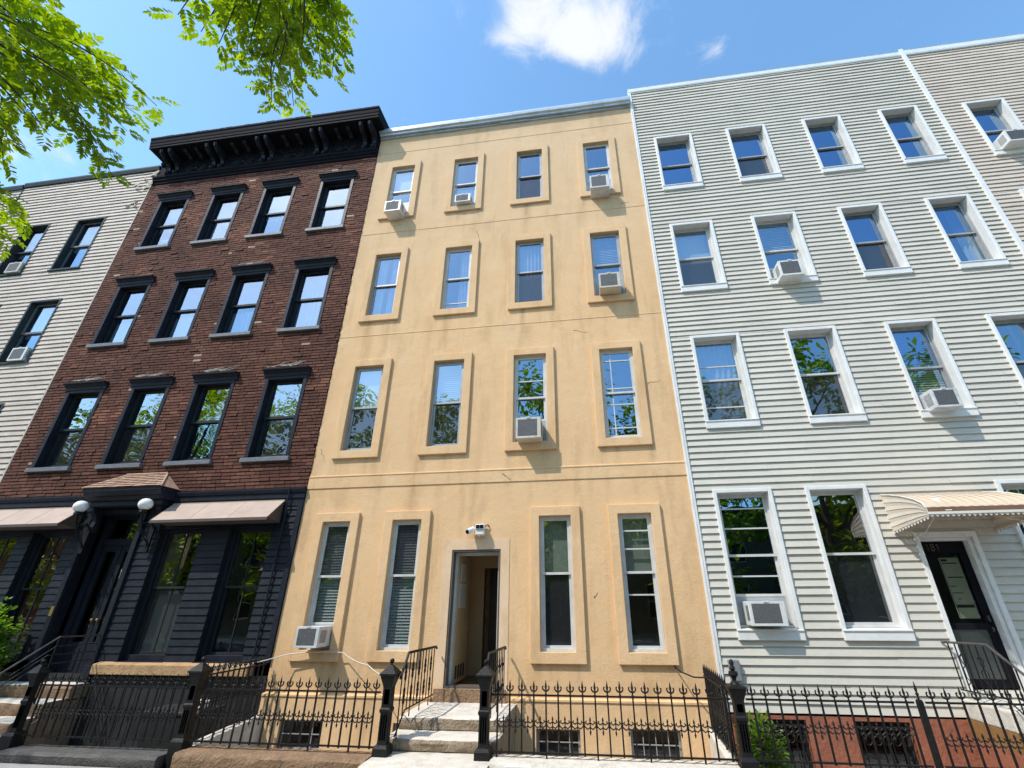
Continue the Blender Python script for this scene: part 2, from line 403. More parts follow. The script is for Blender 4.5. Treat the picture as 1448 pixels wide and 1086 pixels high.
L.new(sky.outputs[0], hs.inputs['Color']); L.new(hs.outputs[0], bg.inputs[0])
bg2.inputs[0].default_value = (.92, .95, 1, 1); bg2.inputs[1].default_value = 1.08
tc = N.new('ShaderNodeTexCoord'); sp = N.new('ShaderNodeSeparateXYZ'); L.new(tc.outputs['Generated'], sp.inputs[0])
def math_n(op, a, b=None, c=None, clamp=False):
    n = N.new('ShaderNodeMath'); n.operation = op; n.use_clamp = clamp
    for i, s in enumerate((a, b, c)):
        if s is None: continue
        if isinstance(s, (int, float)): n.inputs[i].default_value = s
        else: L.new(s, n.inputs[i])
    return n.outputs[0]
zc = math_n('MAXIMUM', sp.outputs[2], .08)
u = math_n('DIVIDE', sp.outputs[0], zc); v = math_n('DIVIDE', sp.outputs[1], zc)
cv = N.new('ShaderNodeCombineXYZ'); L.new(u, cv.inputs[0]); L.new(v, cv.inputs[1])
n1 = N.new('ShaderNodeTexNoise'); n1.inputs['Scale'].default_value = 9; n1.inputs['Detail'].default_value = 9
n1.inputs['Roughness'].default_value = .66; n1.inputs['Distortion'].default_value = .5
L.new(cv.outputs[0], n1.inputs['Vector'])
def lobe(cu, cvv, ru, rv, amp):
    du = math_n('DIVIDE', math_n('SUBTRACT', u, cu), ru); dv = math_n('DIVIDE', math_n('SUBTRACT', v, cvv), rv)
    d2 = math_n('ADD', math_n('MULTIPLY', du, du), math_n('MULTIPLY', dv, dv))
    return math_n('MULTIPLY', math_n('POWER', 2.718, math_n('MULTIPLY', d2, -1.0)), amp)
lob = lobe(-.01, .45, .155, .08, .47)
for a in ((-.10, .50, .05, .03, .30), (.05, .50, .10, .05, .22), (.085, .55, .085, .045, .38), (.30, .575, .065, .035, .26), (-.375, .625, .035, .018, .2), (-1.32, .56, .16, .1, .26), (.02, .52, .05, .03, .22), (1.5, -1.4, .6, .5, .1), (-1.6, -.6, 1.2, .8, .32)):
    lob = math_n('ADD', lob, lobe(*a))
cl = math_n('ADD', n1.outputs[0], lob)
mr = N.new('ShaderNodeMapRange'); mr.interpolation_type = 'SMOOTHSTEP'
mr.inputs[1].default_value = .64; mr.inputs[2].default_value = 1.12; mr.inputs[3].default_value = 0; mr.inputs[4].default_value = .95
L.new(cl, mr.inputs[0])
mx = N.new('ShaderNodeMixShader'); L.new(mr.outputs[0], mx.inputs[0]); L.new(bg.outputs[0], mx.inputs[1]); L.new(bg2.outputs[0], mx.inputs[2])
L.new(mx.outputs[0], out.inputs[0])

sl = bpy.data.lights.new('sun', 'SUN'); sl.energy = 4.6; sl.angle = math.radians(.53); sl.color = (1, .955, .88)
so = bpy.data.objects.new('sun', sl); COL.objects.link(so); so.location = (-11, -10, 30)
so.rotation_euler = (-SUN).to_track_quat('-Z', 'Y').to_euler()

cd = bpy.data.cameras.new('camera'); cam = bpy.data.objects.new('camera', cd); COL.objects.link(cam)
cam.location = (0, -8, 1.8)
cd.sensor_fit = 'HORIZONTAL'; cd.sensor_width = 36; cd.lens = 15.912; cd.shift_x = -.0203; cd.clip_end = 3000; cd.clip_start = .05
yaw, pitch, roll = math.radians(-7.6032), math.radians(25.757), math.radians(-.3135)
fw = Vector((math.sin(yaw) * math.cos(pitch), math.cos(yaw) * math.cos(pitch), math.sin(pitch)))
ri = Vector((math.cos(yaw), -math.sin(yaw), 0)); up = ri.cross(fw)
r2 = ri * math.cos(roll) + up * math.sin(roll); u2 = -ri * math.sin(roll) + up * math.cos(roll)
from mathutils import Matrix
cam.rotation_euler = Matrix((r2, u2, -fw)).transposed().to_euler()
SC.camera = cam
SC.view_settings.view_transform = 'Standard'; SC.view_settings.look = 'None'; SC.view_settings.exposure = 0; SC.view_settings.gamma = 1
SC.cycles.max_bounces = 8; SC.cycles.transparent_max_bounces = 12
SC.cycles.use_denoising = True; SC.cycles.caustics_reflective = False; SC.cycles.caustics_refractive = False

# ------------------------------------------------------------------ setting
b = MB(); b.face([(-1500, -1500, -.6), (1500, -1500, -.6), (1500, 1500, -.6), (-1500, 1500, -.6)])
tag(b.build('ground', M['soil']), kind='structure')
b = MB(); b.box(-80, 80, -9.2, -1.72, -.5, 0); tag(b.build('sidewalk', M['concrete']), kind='structure')
b = MB(); b.box(-80, 80, -9.38, -9.203, -.5, .012); tag(b.build('kerb', M['stone']), kind='structure')
b = MB(); b.box(-80, 80, -17.5, -9.383, -.5, -.13); tag(b.build('road', M['asphalt']), kind='structure')
b = MB(); b.box(-80, 80, -22, -17.503, -.5, .01); tag(b.build('sidewalk', M['concrete']), kind='structure')
b = MB(); b.box(-24, 14, -1.38, -.004, -.58, -.32); tag(b.build('areaway_paving', M['concrete']), kind='structure')

# ------------------------------------------------------------------ facade builders
def wall_grid(b, x0, x1, z0, z1, holes, y=0., depth=.2, step=None):
    xs = sorted({x0, x1, *[h[0] for h in holes], *[h[1] for h in holes]})
    zs = sorted({z0, z1, *[h[2] for h in holes], *[h[3] for h in holes]})
    if step:
        def fine(q):
            o = []
            for a, c in zip(q[:-1], q[1:]):
                m = max(1, int(round((c - a) / step))); o += [a + (c - a) * k / m for k in range(m)]
            return o + [q[-1]]
        xs, zs = fine(xs), fine(zs)
    for i in range(len(xs) - 1):
        for j in range(len(zs) - 1):
            cx = (xs[i] + xs[i + 1]) / 2; cz = (zs[j] + zs[j + 1]) / 2
            if any(h[0] < cx < h[1] and h[2] < cz < h[3] for h in holes): continue
            b.face([(xs[i], y, zs[j]), (xs[i + 1], y, zs[j]), (xs[i + 1], y, zs[j + 1]), (xs[i], y, zs[j + 1])])
    reveals(b, holes, y, depth)

def reveals(b, holes, y, depth):
    for (a, c, d, e) in holes:
        yb = y + depth
        b.face([(a, y, d), (a, y, e), (a, yb, e), (a, yb, d)])
        b.face([(c, y, e), (c, y, d), (c, yb, d), (c, yb, e)])
        b.face([(a, y, e), (c, y, e), (c, yb, e), (a, yb, e)])
        b.face([(c, y, d), (a, y, d), (a, yb, d), (c, yb, d)])

def hull(b, x0, x1, z0, z1, y0=.003, y1=9.):
    """side walls, back wall, roof, floors"""
    b.face([(x0, y0, z0), (x0, y0, z1), (x0, y1, z1), (x0, y1, z0)])
    b.face([(x1, y0, z1), (x1, y0, z0), (x1, y1, z0), (x1, y1, z1)])
    b.face([(x0, y1, z0), (x1, y1, z0), (x1, y1, z1), (x0, y1, z1)])
    b.face([(x0, y0, z1 - .15), (x1, y0, z1 - .15), (x1, y1, z1 - .15), (x0, y1, z1 - .15)])

def siding(b, x0, x1, z0, z1, pitch, lip, holes, wob=.0, seed=0, xstep=.55):
    n = int(math.ceil((z1 - z0) / pitch))
    def wv(k, x): return wob * noise.noise(Vector((x * .55 + seed * 7.3, k * 3.7 + seed, .3))) if wob else 0.
    for k in range(n):
        za = z0 + k * pitch; zb = min(z1, za + pitch)
        cuts = sorted({za, zb, *[h[2] for h in holes if za < h[2] < zb], *[h[3] for h in holes if za < h[3] < zb]})
        for ci in range(len(cuts) - 1):
            ca, cb = cuts[ci], cuts[ci + 1]; cz = (ca + cb) / 2
            xs = [x0, x1]
            hs_ = sorted([(h[0], h[1]) for h in holes if h[2] < cz < h[3]])
            spans = []; cur = x0
            for ha, hb in hs_:
                if ha > cur: spans.append((cur, ha))
                cur = max(cur, hb)
            if cur < x1: spans.append((cur, x1))
            def yy(z): return -lip * (1 - .8 * (z - za) / pitch)
            for sa, sb in spans:
                m = max(1, int((sb - sa) / xstep)); px = [sa + (sb - sa) * i / m for i in range(m + 1)]
                jo = (k * 1.37 + seed) % 3.4; jts = [x0 + jo + 3.4 * q_ for q_ in range(-1, 5)]
                jts = [j for j in jts if sa + .05 < j < sb - .05]
                px = sorted(px + jts + [j + .004 for j in jts])
                for i in range(len(px) - 1):
                    xa, xb = px[i], px[i + 1]
                    wa = wv(k, xa); wb_ = wv(k, xb)
                    wa2 = wv(k + 1, xa); wb2 = wv(k + 1, xb)
                    f1 = (ca - za) / (zb - za); f2 = (cb - za) / (zb - za)
                    jy = .004 if int((xa + .001 - x0 - jo) // 3.4) % 2 else 0.
                    A = (xa, yy(ca) - jy - abs(wa) * .6, ca + wa * (1 - f1) + wa2 * f1); B = (xb, yy(ca) - jy - abs(wb_) * .6, ca + wb_ * (1 - f1) + wb2 * f1)
                    Cc = (xb, yy(cb) - abs(wb_) * .3, cb + wb_ * (1 - f2) + wb2 * f2); D = (xa, yy(cb) - abs(wa) * .3, cb + wa * (1 - f2) + wa2 * f2)
                    b.face([A, B, Cc, D])
                    if ca == za:
                        b.face([(xa, .002, ca + wa + .002), (xb, .002, ca + wb_ + .002), B, A])

def pane(x0, x1, z0, z1, y, mat, parent):
    b = MB(); b.face([(x0, y, z0), (x1, y, z0), (x1, y, z1), (x0, y, z1)])
    return b.build('pane', mat, parent)

def blinds(x0, x1, z0, z1, y, mat, parent, pitch=.045):
    b = MB(); n = max(2, int((z1 - z0) / pitch)); p = (z1 - z0) / n
    for i in range(n):
        z = z0 + i * p; t = .004 * math.sin(i * 2.1)
        b.face([(x0, y - .012, z + t), (x1, y - .012, z - t), (x1, y + .014, z + p * .93), (x0, y + .014, z + p * .93)])
    b.box(x0, x1, y - .02, y + .02, z1 - .03, z1)
    return b.build('blind', mat, parent)

def shade(x0, x1, z0, z1, y, mat, parent):
    b = MB(); b.box(x0, x1, y, y + .006, z0, z1); b.box(x0, x1, y - .01, y + .016, z0 - .03, z0)
    return b.build('blind', mat, parent)

def curtain(x0, x1, z0, z1, y, mat, parent, folds=7, seed=0):
    b = MB(); n = folds * 6; rows = 6
    pts = []
    for j in range(rows + 1):
        z = z0 + (z1 - z0) * j / rows
        for i in range(n + 1):
            t = i / n
            pts.append((x0 + (x1 - x0) * t, y + .028 * math.sin(t * folds * 2 * PI + seed + .5 * math.sin(seed + j * .4)) * (1.15 - .5 * j / rows), z))
    b.idx(pts, [(j * (n + 1) + i, j * (n + 1) + i + 1, (j + 1) * (n + 1) + i + 1, (j + 1) * (n + 1) + i) for j in range(rows) for i in range(n)])
    return b.build('curtain', mat, parent, smooth=True)

def sashes(win, x0, x1, z0, z1, yf, fm, gu, gl, zm=None, fw_=.045, bars_u=(), bars_l=(), open_to=None, vbars=()):
    """two sashes with their panes under a window; the upper one stands in front"""
    zm = zm if zm is not None else (z0 + z1) / 2
    zl = open_to if open_to else z0
    for (a, c, y, g, bars) in ((zm - .02, z1, yf, gu, bars_u), (zl, zm + .02 if not open_to else zm + .02, yf + .034, gl, bars_l)):
        b = MB(); b.ring(x0, x1, a, c, fw_, fw_, fw_ * 1.05, fw_, y, y + .03)
        for t in bars:
            zz = a + (c - a) * t; b.box(x0 + fw_, x1 - fw_, y + .002, y + .022, zz - .011, zz + .011)
        for t in vbars:
            xx = x0 + (x1 - x0) * t; b.box(xx - .009, xx + .009, y + .004, y + .020, a + fw_, c - fw_)
        s = b.build('sash', fm, win)
        pane(x0 + fw_ * .8, x1 - fw_ * .8, a + fw_ * .8, c - fw_ * .8, y + .016, g, win)
    return zm

def cover(win, kind, x0, x1, z0, z1, zm, y, seed=0):
    if kind == 'blind': blinds(x0, x1, z0, z1, y, M['blind'], win)
    elif kind == 'blind_u': blinds(x0, x1, zm, z1, y, M['blind'], win)
    elif kind == 'shade_u': shade(x0, x1, zm - .02, z1, y, M['blind'], win)
    elif kind == 'green_u': shade(x0, x1, zm + .05, z1, y, M['shade'], win)
    elif kind == 'curtain': curtain(x0, x1, z0, z1, y, M['curtain'], win, seed=seed)
    elif kind == 'curtain_r': curtain(x0 + (x1 - x0) * .55, x1, z0, z1, y, M['curtain'], win, folds=4, seed=seed)
    elif kind == 'curtain_both':
        curtain(x0, x0 + (x1 - x0) * .4, z0, z1, y, M['curtain'], win, folds=3, seed=seed)
        curtain(x0 + (x1 - x0) * .62, x1, z0, z1, y, M['curtain'], win, folds=3, seed=seed + 1)
    elif kind == 'curtain_u': curtain(x0, x1, zm - .1, z1, y, M['curtain'], win, seed=seed)
    elif kind == 'curtain_l': curtain(x0, x1, z0, zm - .1, y, M['curtain'], win, seed=seed)

# ================================================================== BEIGE STUCCO BUILDING
BX0, BX1 = -5.42, 1.615
stucco = thing('stucco_building', 'four storey tan stucco building with raised window surrounds and an open front door', 'building', (-1.9, 0, -.6))
cols_up = [(-5.03, -4.08), (-3.286, -2.33), (-1.605, -.633), (.119, 1.088)]
cols_g = [(-5.10, -4.255), (-3.763, -2.911), (-1.125, -.266), (.21, 1.078)]
rows = [(.959, 3.299), (4.331, 6.504), (7.497, 9.571), (10.603, 12.638)]
MRG = .158
spec = {  # row, col: frame, upper glass, lower glass, cover, bars upper, bars lower
    (3, 0): ('vinyl', 'glass', 'glass', 'shade_u', (), ()), (3, 1): ('vinyl', 'glass', 'glass', 'curtain_l', (), ()),
    (3, 2): ('alu', 'glass', 'glass_screen', None, (), ()), (3, 3): ('vinyl', 'glass', 'glass', 'curtain_l', (), ()),
    (2, 0): ('alu', 'glass', 'glass', 'curtain_both', (), ()), (2, 1): ('vinyl', 'glass', 'glass', 'curtain_r', (), (.2,)),
    (2, 2): ('alu', 'glass', 'glass_screen', 'curtain_u', (), ()), (2, 3): ('alu', 'glass', 'glass', 'blind_u', (), ()),
    (1, 0): ('alu', 'glass_bright', 'glass_screen', 'shade_u', (), ()), (1, 1): ('alu', 'glass_bright', 'glass_screen', 'blind_u', (), ()),
    (1, 2): ('vinyl', 'glass', 'glass', None, (.42,), ()), (1, 3): ('vinyl', 'glass', 'glass', None, (.12, .78), (.2, .72)),
    (0, 0): ('vinyl', 'glass_screen', 'glass', 'blind', (), ()), (0, 1): ('vinyl', 'glass_screen', 'glass', 'blind', (), ()),
    (0, 2): ('vinyl', 'glass_low', 'glass_screen', 'green_u', (), ()), (0, 3): ('vinyl', 'glass_low', 'glass_low', 'green_u', (.42, .74), (.68,)),
}
holes = []
for r in range(4):
    for c in range(4):
        x0, x1 = (cols_g if r == 0 else cols_up)[c]; z0, z1 = rows[r]
        holes.append((x0 + MRG, x1 - MRG, z0 + MRG, z1 - MRG))
DOOR = (-2.48, -1.63, .62, 2.62)
bw = [(-5.03, -4.32, -.2, .185), (-3.2, -2.93, -.2, .185), (-1.04, -.41, -.2, .165), (.29, .98, -.2, .19)]
rs = random.Random(17); streaks = []
for r in range(4):
    for c in range(4):
        x0, x1 = (cols_g if r == 0 else cols_up)[c]; zs_ = rows[r][0]
        for xx in (x0 + .04, x1 - .04, rs.uniform(x0 + .2, x1 - .2), rs.uniform(x0 + .1, x1 - .1)):
            if rs.random() < .75: streaks.append((xx, zs_ + .03, rs.uniform(.25, 1.0), rs.uniform(.025, .07), rs.uniform(.25, .8)))
for k in range(26): streaks.append((rs.uniform(BX0, BX1), 13.8, rs.uniform(.3, 1.3), rs.uniform(.04, .15), rs.uniform(.2, .6)))
for k in range(16): streaks.append((rs.uniform(BX0, BX1), 3.78, rs.uniform(.2, .8), rs.uniform(.03, .10), rs.uniform(.15, .5)))
for k in range(12): streaks.append((rs.uniform(BX0, BX1), rs.choice((7.13, 10.14)), rs.uniform(.2, .7), rs.uniform(.03, .12), rs.uniform(.2, .55)))
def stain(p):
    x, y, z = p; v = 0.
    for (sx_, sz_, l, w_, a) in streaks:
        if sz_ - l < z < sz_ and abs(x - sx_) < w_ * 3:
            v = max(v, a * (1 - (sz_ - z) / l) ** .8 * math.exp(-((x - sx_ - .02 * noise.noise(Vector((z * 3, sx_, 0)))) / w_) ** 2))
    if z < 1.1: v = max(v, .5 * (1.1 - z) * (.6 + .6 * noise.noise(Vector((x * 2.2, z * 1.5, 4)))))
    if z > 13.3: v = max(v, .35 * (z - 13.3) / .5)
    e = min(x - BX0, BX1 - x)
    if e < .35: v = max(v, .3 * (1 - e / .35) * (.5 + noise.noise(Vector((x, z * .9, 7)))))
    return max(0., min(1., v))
b = MB(); b.colfn = stain; wall_grid(b, BX0, BX1, -.6, 13.78, holes + bw + [DOOR], 0, .21, step=.09)
# basement windows sit in the projecting plinth, so cut the plinth only
hull(b, BX0, BX1, -.6, 13.9)
b.build('wall', M['stucco'], stucco)
b = MB()
wall_grid(b, BX0, -2.66, -.6, .485, bw[:2], -.05, .22); wall_grid(b, -1.44, BX1, -.6, .485, bw[2:], -.05, .22)
for a, c in ((BX0, -2.66), (-1.44, BX1)):
    b.prism([(-.05, .485), (-.065, .49), (-.065, .515), (.0, .53), (.0, .485)], 'x', a, c)
b.build('plinth', M['stucco'], stucco)
for i, (a, c, d, e) in enumerate(bw):
    wn = MB(); wn.ring(a, c, d, e, .035, .035, .03, .03, .02, .06)
    wo = wn.build('basement_window', M['alu'], stucco)
    pane(a + .03, c - .03, d + .03, e - .03, .045, M['glass_door'], wo)
    g = MB()
    for k in range(1, 4): xx = a + (c - a) * k / 4; g.box(xx - .006, xx + .006, .0, .012, d, e)
    g.box(a, c, -.006, -.001, d + .2, d + .215); g.build('window_bar', M['alu'], wo)
for r in range(4):
    for c in range(4):
        x0, x1 = (cols_g if r == 0 else cols_up)[c]; z0, z1 = rows[r]
        fm, gu, gl, cov, bu, bl = spec[(r, c)]
        wn = MB(); wn.ring(x0, x1, z0, z1, MRG, MRG, MRG, MRG, -.052, .003)
        win = wn.build('window', M['stucco'], stucco, bevel=.008)
        hx0, hx1, hz0, hz1 = x0 + MRG + .002, x1 - MRG - .002, z0 + MRG + .002, z1 - MRG - .002
        f = MB(); f.ring(hx0, hx1, hz0, hz1, .035, .035, .04, .035, .035, .118); f.build('window_frame', M['vinyl' if fm == 'vinyl' else 'alu'], win)
        ac_open = {(3, 0): .42, (3, 3): .46, (2, 3): .42, (1, 2): .44, (0, 0): .36}.get((r, c))
        zm = (hz0 + hz1) / 2 + (.1 if r == 0 else 0)
        sashes(win, hx0 + .035, hx1 - .035, hz0 + .04, hz1 - .035, .043, M[fm], M[gu], M[gl], zm, .036, bu, bl,
               open_to=(hz0 + ac_open) if ac_open else None, vbars=(.28,) if (r, c) == (1, 3) else ())
        if ac_open:
            p = MB(); p.box(hx0 + .036, hx1 - .036, .08, .092, hz0 + .04, hz0 + ac_open); p.build('filler_panel', M['filler'], win)
        if cov: cover(win, cov, hx0 + .03, hx1 - .03, hz0, hz1, zm, .145, seed=r * 5 + c)
# belt course and the thin scored lines above
b = MB(); b.prism([(0, 3.765), (-.014, 3.768), (-.016, 3.975), (-.024, 3.982), (-.024, 4.0), (0, 4.012)], 'x', BX0 + .002, BX1 - .002); b.build('belt_course', M['stucco'], stucco)
for z in (7.13, 10.14, 13.12):
    b = MB(); b.prism([(.0, z), (-.006, z + .002), (-.007, z + .014), (0, z + .022)], 'x', BX0 + .002, BX1 - .002); b.build('string_course', M['stucco'], stucco)
rc = random.Random(31)
for (x, z, dx, dz, yb) in ((-1.62, 3.92, .16, -.14, -.017), (-.1, 1.86, .05, .06, 0), (-4.6, 10.35, .22, .02, 0), (1.05, 10.28, .2, .03, 0), (-5.3, 4.55, .12, -.25, 0), (1.15, 5.55, .25, .05, 0), (-2.4, 9.9, .1, -.5, 0), (-.2, 6.85, .3, -.06, 0)):
    b = MB(); pts = []
    for k in range(9):
        t = k / 8; pts.append((x + dx * t + rc.uniform(-.02, .02), yb - .001, z + dz * t + rc.uniform(-.02, .02)))
    b.tube(pts, .0045, 4, .002); b.build('crack', M['brownwood'], stucco)
# coping: gutter-like metal cap in lengths
b = MB(); random.seed(3)
x = BX0
while x < BX1 - .01:
    x2 = min(BX1, x + random.uniform(1.0, 1.7)); dz = random.uniform(-.006, .006)
    b.prism([(0.002, 13.80 + dz), (-.10, 13.79 + dz), (-.115, 13.84 + dz), (-.165, 13.85 + dz), (-.175, 13.92 + dz), (-.165, 13.985 + dz), (.3, 14.02 + dz), (.3, 13.95 + dz), (.002, 13.94 + dz)], 'x', x, x2 - .006)
    x = x2
b.build('coping', M['coping'], stucco)
b = MB(); random.seed(5); x = BX0
while x < BX1 - .01:
    x2 = min(BX1, x + random.uniform(.3, .8)); b.box(x, x2 - .01, -.03 - random.uniform(0, .02), .0, 13.72 + random.uniform(0, .02), 13.788); x = x2
b.build('coping_flashing', M['coping'], stucco)
# door surround, jamb, threshold and vestibule
b = MB(); b.ring(-2.63, -1.48, .45, 2.79, .15, .15, 0, .17, -.008, .002); b.build('door_surround', M['stucco_pale'], stucco)
b = MB(); b.box(-2.62, -1.50, -.04, .21, .452, .618); b.build('door_threshold', M['brownstone'], stucco)
jm = pmat('brown_jamb', (.13, .10, .08), (.10, .08, .065), scale=5, rough=.5)
b = MB(); b.ring(DOOR[0] + .001, DOOR[1] - .001, .62, 2.618, .03, .03, .03, .03, .004, .206); b.build('door_jamb', jm, stucco)
b = MB(); X0, X1, Y0, Y1 = -2.62, -1.42, .212, 1.5
b.face([(X0, Y0, .6), (X0, Y0, 2.75), (X0, Y1, 2.75), (X0, Y1, .6)]); b.face([(X1, Y0, .6), (X1, Y1, .6), (X1, Y1, 2.75), (X1, Y0, 2.75)])
b.face([(X0, Y0, 2.75), (X1, Y0, 2.75), (X1, Y1, 2.75), (X0, Y1, 2.75)])
wall_grid(b, X0, X1, .6, 2.75, [(-2.25, -1.5, .63, 2.42)], Y1, .1)
b.build('vestibule', M['tanpaint'], stucco)
b = MB(); b.face([(X0, Y0, .603), (X1, Y0, .603), (X1, Y1, .603), (X0, Y1, .603)]); b.build('vestibule_floor', M['brownwood'], stucco)
b = MB(); b.ring(-2.45, -1.66, .65, 2.585, .04, .04, 0, .05, .15, .205); b.build('inner_frame', M['vinyl'], stucco)
# inner door standing ajar, front leaf folded against the left wall
b = MB(); b.box(-2.24, -1.51, Y1 + .05, Y1 + .09, .63, 2.42)
dr = b.build('inner_door', M['darkwood'], stucco)
b = MB(); b.box(-1.93, -1.905, Y1 + .028, Y1 + .05, .66, 2.4); b.box(-2.22, -2.15, Y1 + .035, Y1 + .05, .66, 2.4); b.build('door_stile', M['brownwood'], dr)
b = MB(); b.tube([(-2.2, Y1 + .0, 1.3), (-2.2, Y1 - .02, 1.42), (-2.2, Y1, 1.54)], .012); b.build('door_handle', M['steel'], dr)
b = MB(); b.hexa([(-2.44, .22, .64), (-2.40, .22, .64), (-2.40, .98, .64), (-2.44, .98, .64), (-2.44, .22, 2.55), (-2.40, .22, 2.55), (-2.40, .98, 2.55), (-2.44, .98, 2.55)])
dl = b.build('front_door', M['tanpaint'], stucco); part(dl, 'tan front door leaf opened inwards with paper notices')
b = MB()
for k in range(4): b.box(-2.398, -2.392, .3 + k * .15, .38 + k * .15, .7, .88)
b.build('door_vent', M['ink'], dl)
b = MB(); b.box(-2.399, -2.392, .30, .72, 1.72, 2.1); b.box(-2.399, -2.392, .36, .66, 2.14, 2.42); b.build('notice', M['paper_w'], dl)
b = MB()
for k in range(5): b.box(-2.3915, -2.391, .34 + k * .075, .365 + k * .075, 1.76, 2.05)
for k in range(3): b.box(-2.3915, -2.391, .40 + k * .08, .43 + k * .08, 2.18, 2.38)
b.build('notice_text', M['filler'], dl)

# ================================================================== BRICK BUILDING
KX0, KX1 = -12.5, -5.424
brick = thing('brick_building', 'dark red brick row house with black bracketed cornice and black painted ground floor', 'building', (-8.96, 0, -.6))
kc = [-11.43, -9.735, -8.145, -6.44]
kr = [(4.34, 6.41), (7.39, 9.44), (10.44, 12.49)]
kh = []
for (z0, z1) in kr:
    for c in kc: kh.append((c - .49, c + .49, z0 + .09, z1 - .16))
b = MB(); b.cm = 0
b.cc = (.032, .016, .013); wall_grid(b, KX0, KX1, 3.8, 13.9, kh, .006, .22)
hull(b, KX0, KX1, -.6, 13.95)
b.face([(KX0, .006, 3.8), (KX1, .006, 3.8), (KX1, .3, 3.8), (KX0, .3, 3.8)])
b.cm = 1; random.seed(11)
pitch = .071; z = 3.815; k = 0
pal = [(.128, .052, .034), (.115, .046, .031), (.145, .060, .040), (.098, .040, .028), (.132, .053, .036), (.165, .070, .045), (.12, .048, .032)]
while z < 13.1:
    off = (k % 2) * .105 + random.uniform(-.04, .04); x = KX0 - off
    while x < KX1:
        ln = random.choice((.21, .215, .205, .21, .105)); a = max(KX0, x); c = min(KX1, x + ln - .009); x += ln
        if c - a < .03: continue
        zc_ = z + pitch / 2
        segs = [(a, c)]
        for h in kh:
            if h[2] - .03 < zc_ < h[3] + .03:
                ns = []
                for s in segs:
                    if s[1] <= h[0] or s[0] >= h[1]: ns.append(s)
                    else:
                        if s[0] < h[0]: ns.append((s[0], h[0]))
                        if s[1] > h[1]: ns.append((h[1], s[1]))
                segs = ns
        for (sa, sb) in segs:
            if sb - sa < .015: continue
            pn = noise.noise(Vector((sa * .8, z * .8, 2.))) ; pn2 = noise.noise(Vector((sa * 2.5, z * 3.5, 9.)))
            cc = random.choice(pal); m_ = .95 + .34 * pn + .18 * pn2
            if pn > .3 and random.random() < .3: cc = (.21, .088, .052)
            if random.random() < .008: cc = (.42, .30, .23)
            if random.random() < .02: cc = (.085, .036, .028)
            b.cc = tuple(max(.01, q * m_) for q in cc)
            d = .022 + random.uniform(0, .010) + (.012 if random.random() < .05 else 0)
            wz = .008 * noise.noise(Vector((sa * .9, k * .35, 5.))) + random.uniform(-.001, .001)
            wz2 = wz + random.uniform(-.0015, .0015)
            z0_ = z + wz; z1_ = z + wz + pitch - random.uniform(.017, .021); y = -d + .006; dy = random.uniform(-.0025, .0025)
            v8 = [(sa, y, z0_), (sb, y + dy, z0_ + wz2 - wz), (sb, .01, z0_ + wz2 - wz), (sa, .01, z0_), (sa, y + dy, z1_), (sb, y, z1_ + wz2 - wz), (sb, .01, z1_ + wz2 - wz), (sa, .01, z1_)]
            b.idx(v8, [(4, 5, 6, 7), (0, 1, 5, 4), (1, 2, 6, 5), (3, 0, 4, 7), (0, 3, 2, 1)])
    z += pitch; k += 1
b.build('wall', [M['brick'], M['brick']], brick)

kspec = {(2, 0): ('glass_bright', 'glass_bright', 'curtain_u'), (2, 1): ('glass_bright', 'glass_bright', 'curtain'), (2, 2): ('glass_bright', 'glass', 'curtain_u'), (2, 3): ('glass_bright', 'glass_bright', 'curtain'),
         (1, 0): ('glass_bright', 'glass_bright', 'curtain_l'), (1, 1): ('glass_bright', 'glass_bright', 'curtain_l'), (1, 2): ('glass_bright', 'glass', 'curtain_l'), (1, 3): ('glass_bright', 'glass_bright', 'curtain'),
         (0, 0): ('glass_bright', 'glass_screen', 'curtain_r'), (0, 1): ('glass_bright', 'glass_screen', None), (0, 2): ('glass_bright', 'glass', None), (0, 3): ('glass_bright', 'glass_screen', 'curtain_u')}
for r, (z0, z1) in enumerate(kr):
    for ci, c in enumerate(kc):
        a, d = c - .49, c + .49; hz0, hz1 = z0 + .09, z1 - .16
        wn = MB(); wn.ring(a, d, hz0, hz1, .085, .085, 0, .07, -.035, .19)
        wn.box(a + .085, d - .085, .06, .2, hz0, hz0 + .05)
        win = wn.build('window', M['black'], brick, bevel=.006)
        q = MB(); cx0, cx1 = c - .535, c + .535
        q.prism([(.0, z1 - .165), (-.05, z1 - .165), (-.06, z1 - .10), (-.085, z1 - .085), (-.11, z1 - .045), (-.15, z1 - .036), (-.155, z1 - .006), (0.0, z1 + .012)], 'x', cx0, cx1)
        q.build('lintel', M['black'], win)
        q = MB(); q.prism([(-.085, z0), (.05, z0), (.05, z0 + .1), (-.02, z0 + .098), (-.085, z0 + .085)], 'x', c - .525, c + .525); q.build('sill', M['slate'], win, bevel=.006)
        if r == 0 or (r == 1 and ci == 2):
            q = MB(); rt = random.Random(ci + r * 7)
            for k in range(9):
                xx = rt.uniform(cx0 + .1, cx1 - .35); l = rt.uniform(.15, .4); zz = z1 + .01
                q.tube([(xx, -.16, zz + rt.uniform(0, .02)), (xx + l * .5, -.12, zz + rt.uniform(.03, .09)), (xx + l, -rt.uniform(.03, .1), zz + rt.uniform(.06, .17))], .007, 4, .003)
            q.build('dry_twigs', M['cable'], win)
        gu, gl, cov = kspec[(r, ci)]
        zm = sashes(win, a + .087, d - .087, hz0 + .052, hz1 - .072, .10, M['darkframe'], M[gu], M[gl], None, .05,
                    open_to=None, vbars=())
        if cov: cover(win, cov, a + .09, d - .09, hz0 + .05, hz1 - .07, zm, .26, seed=r * 3 + ci)
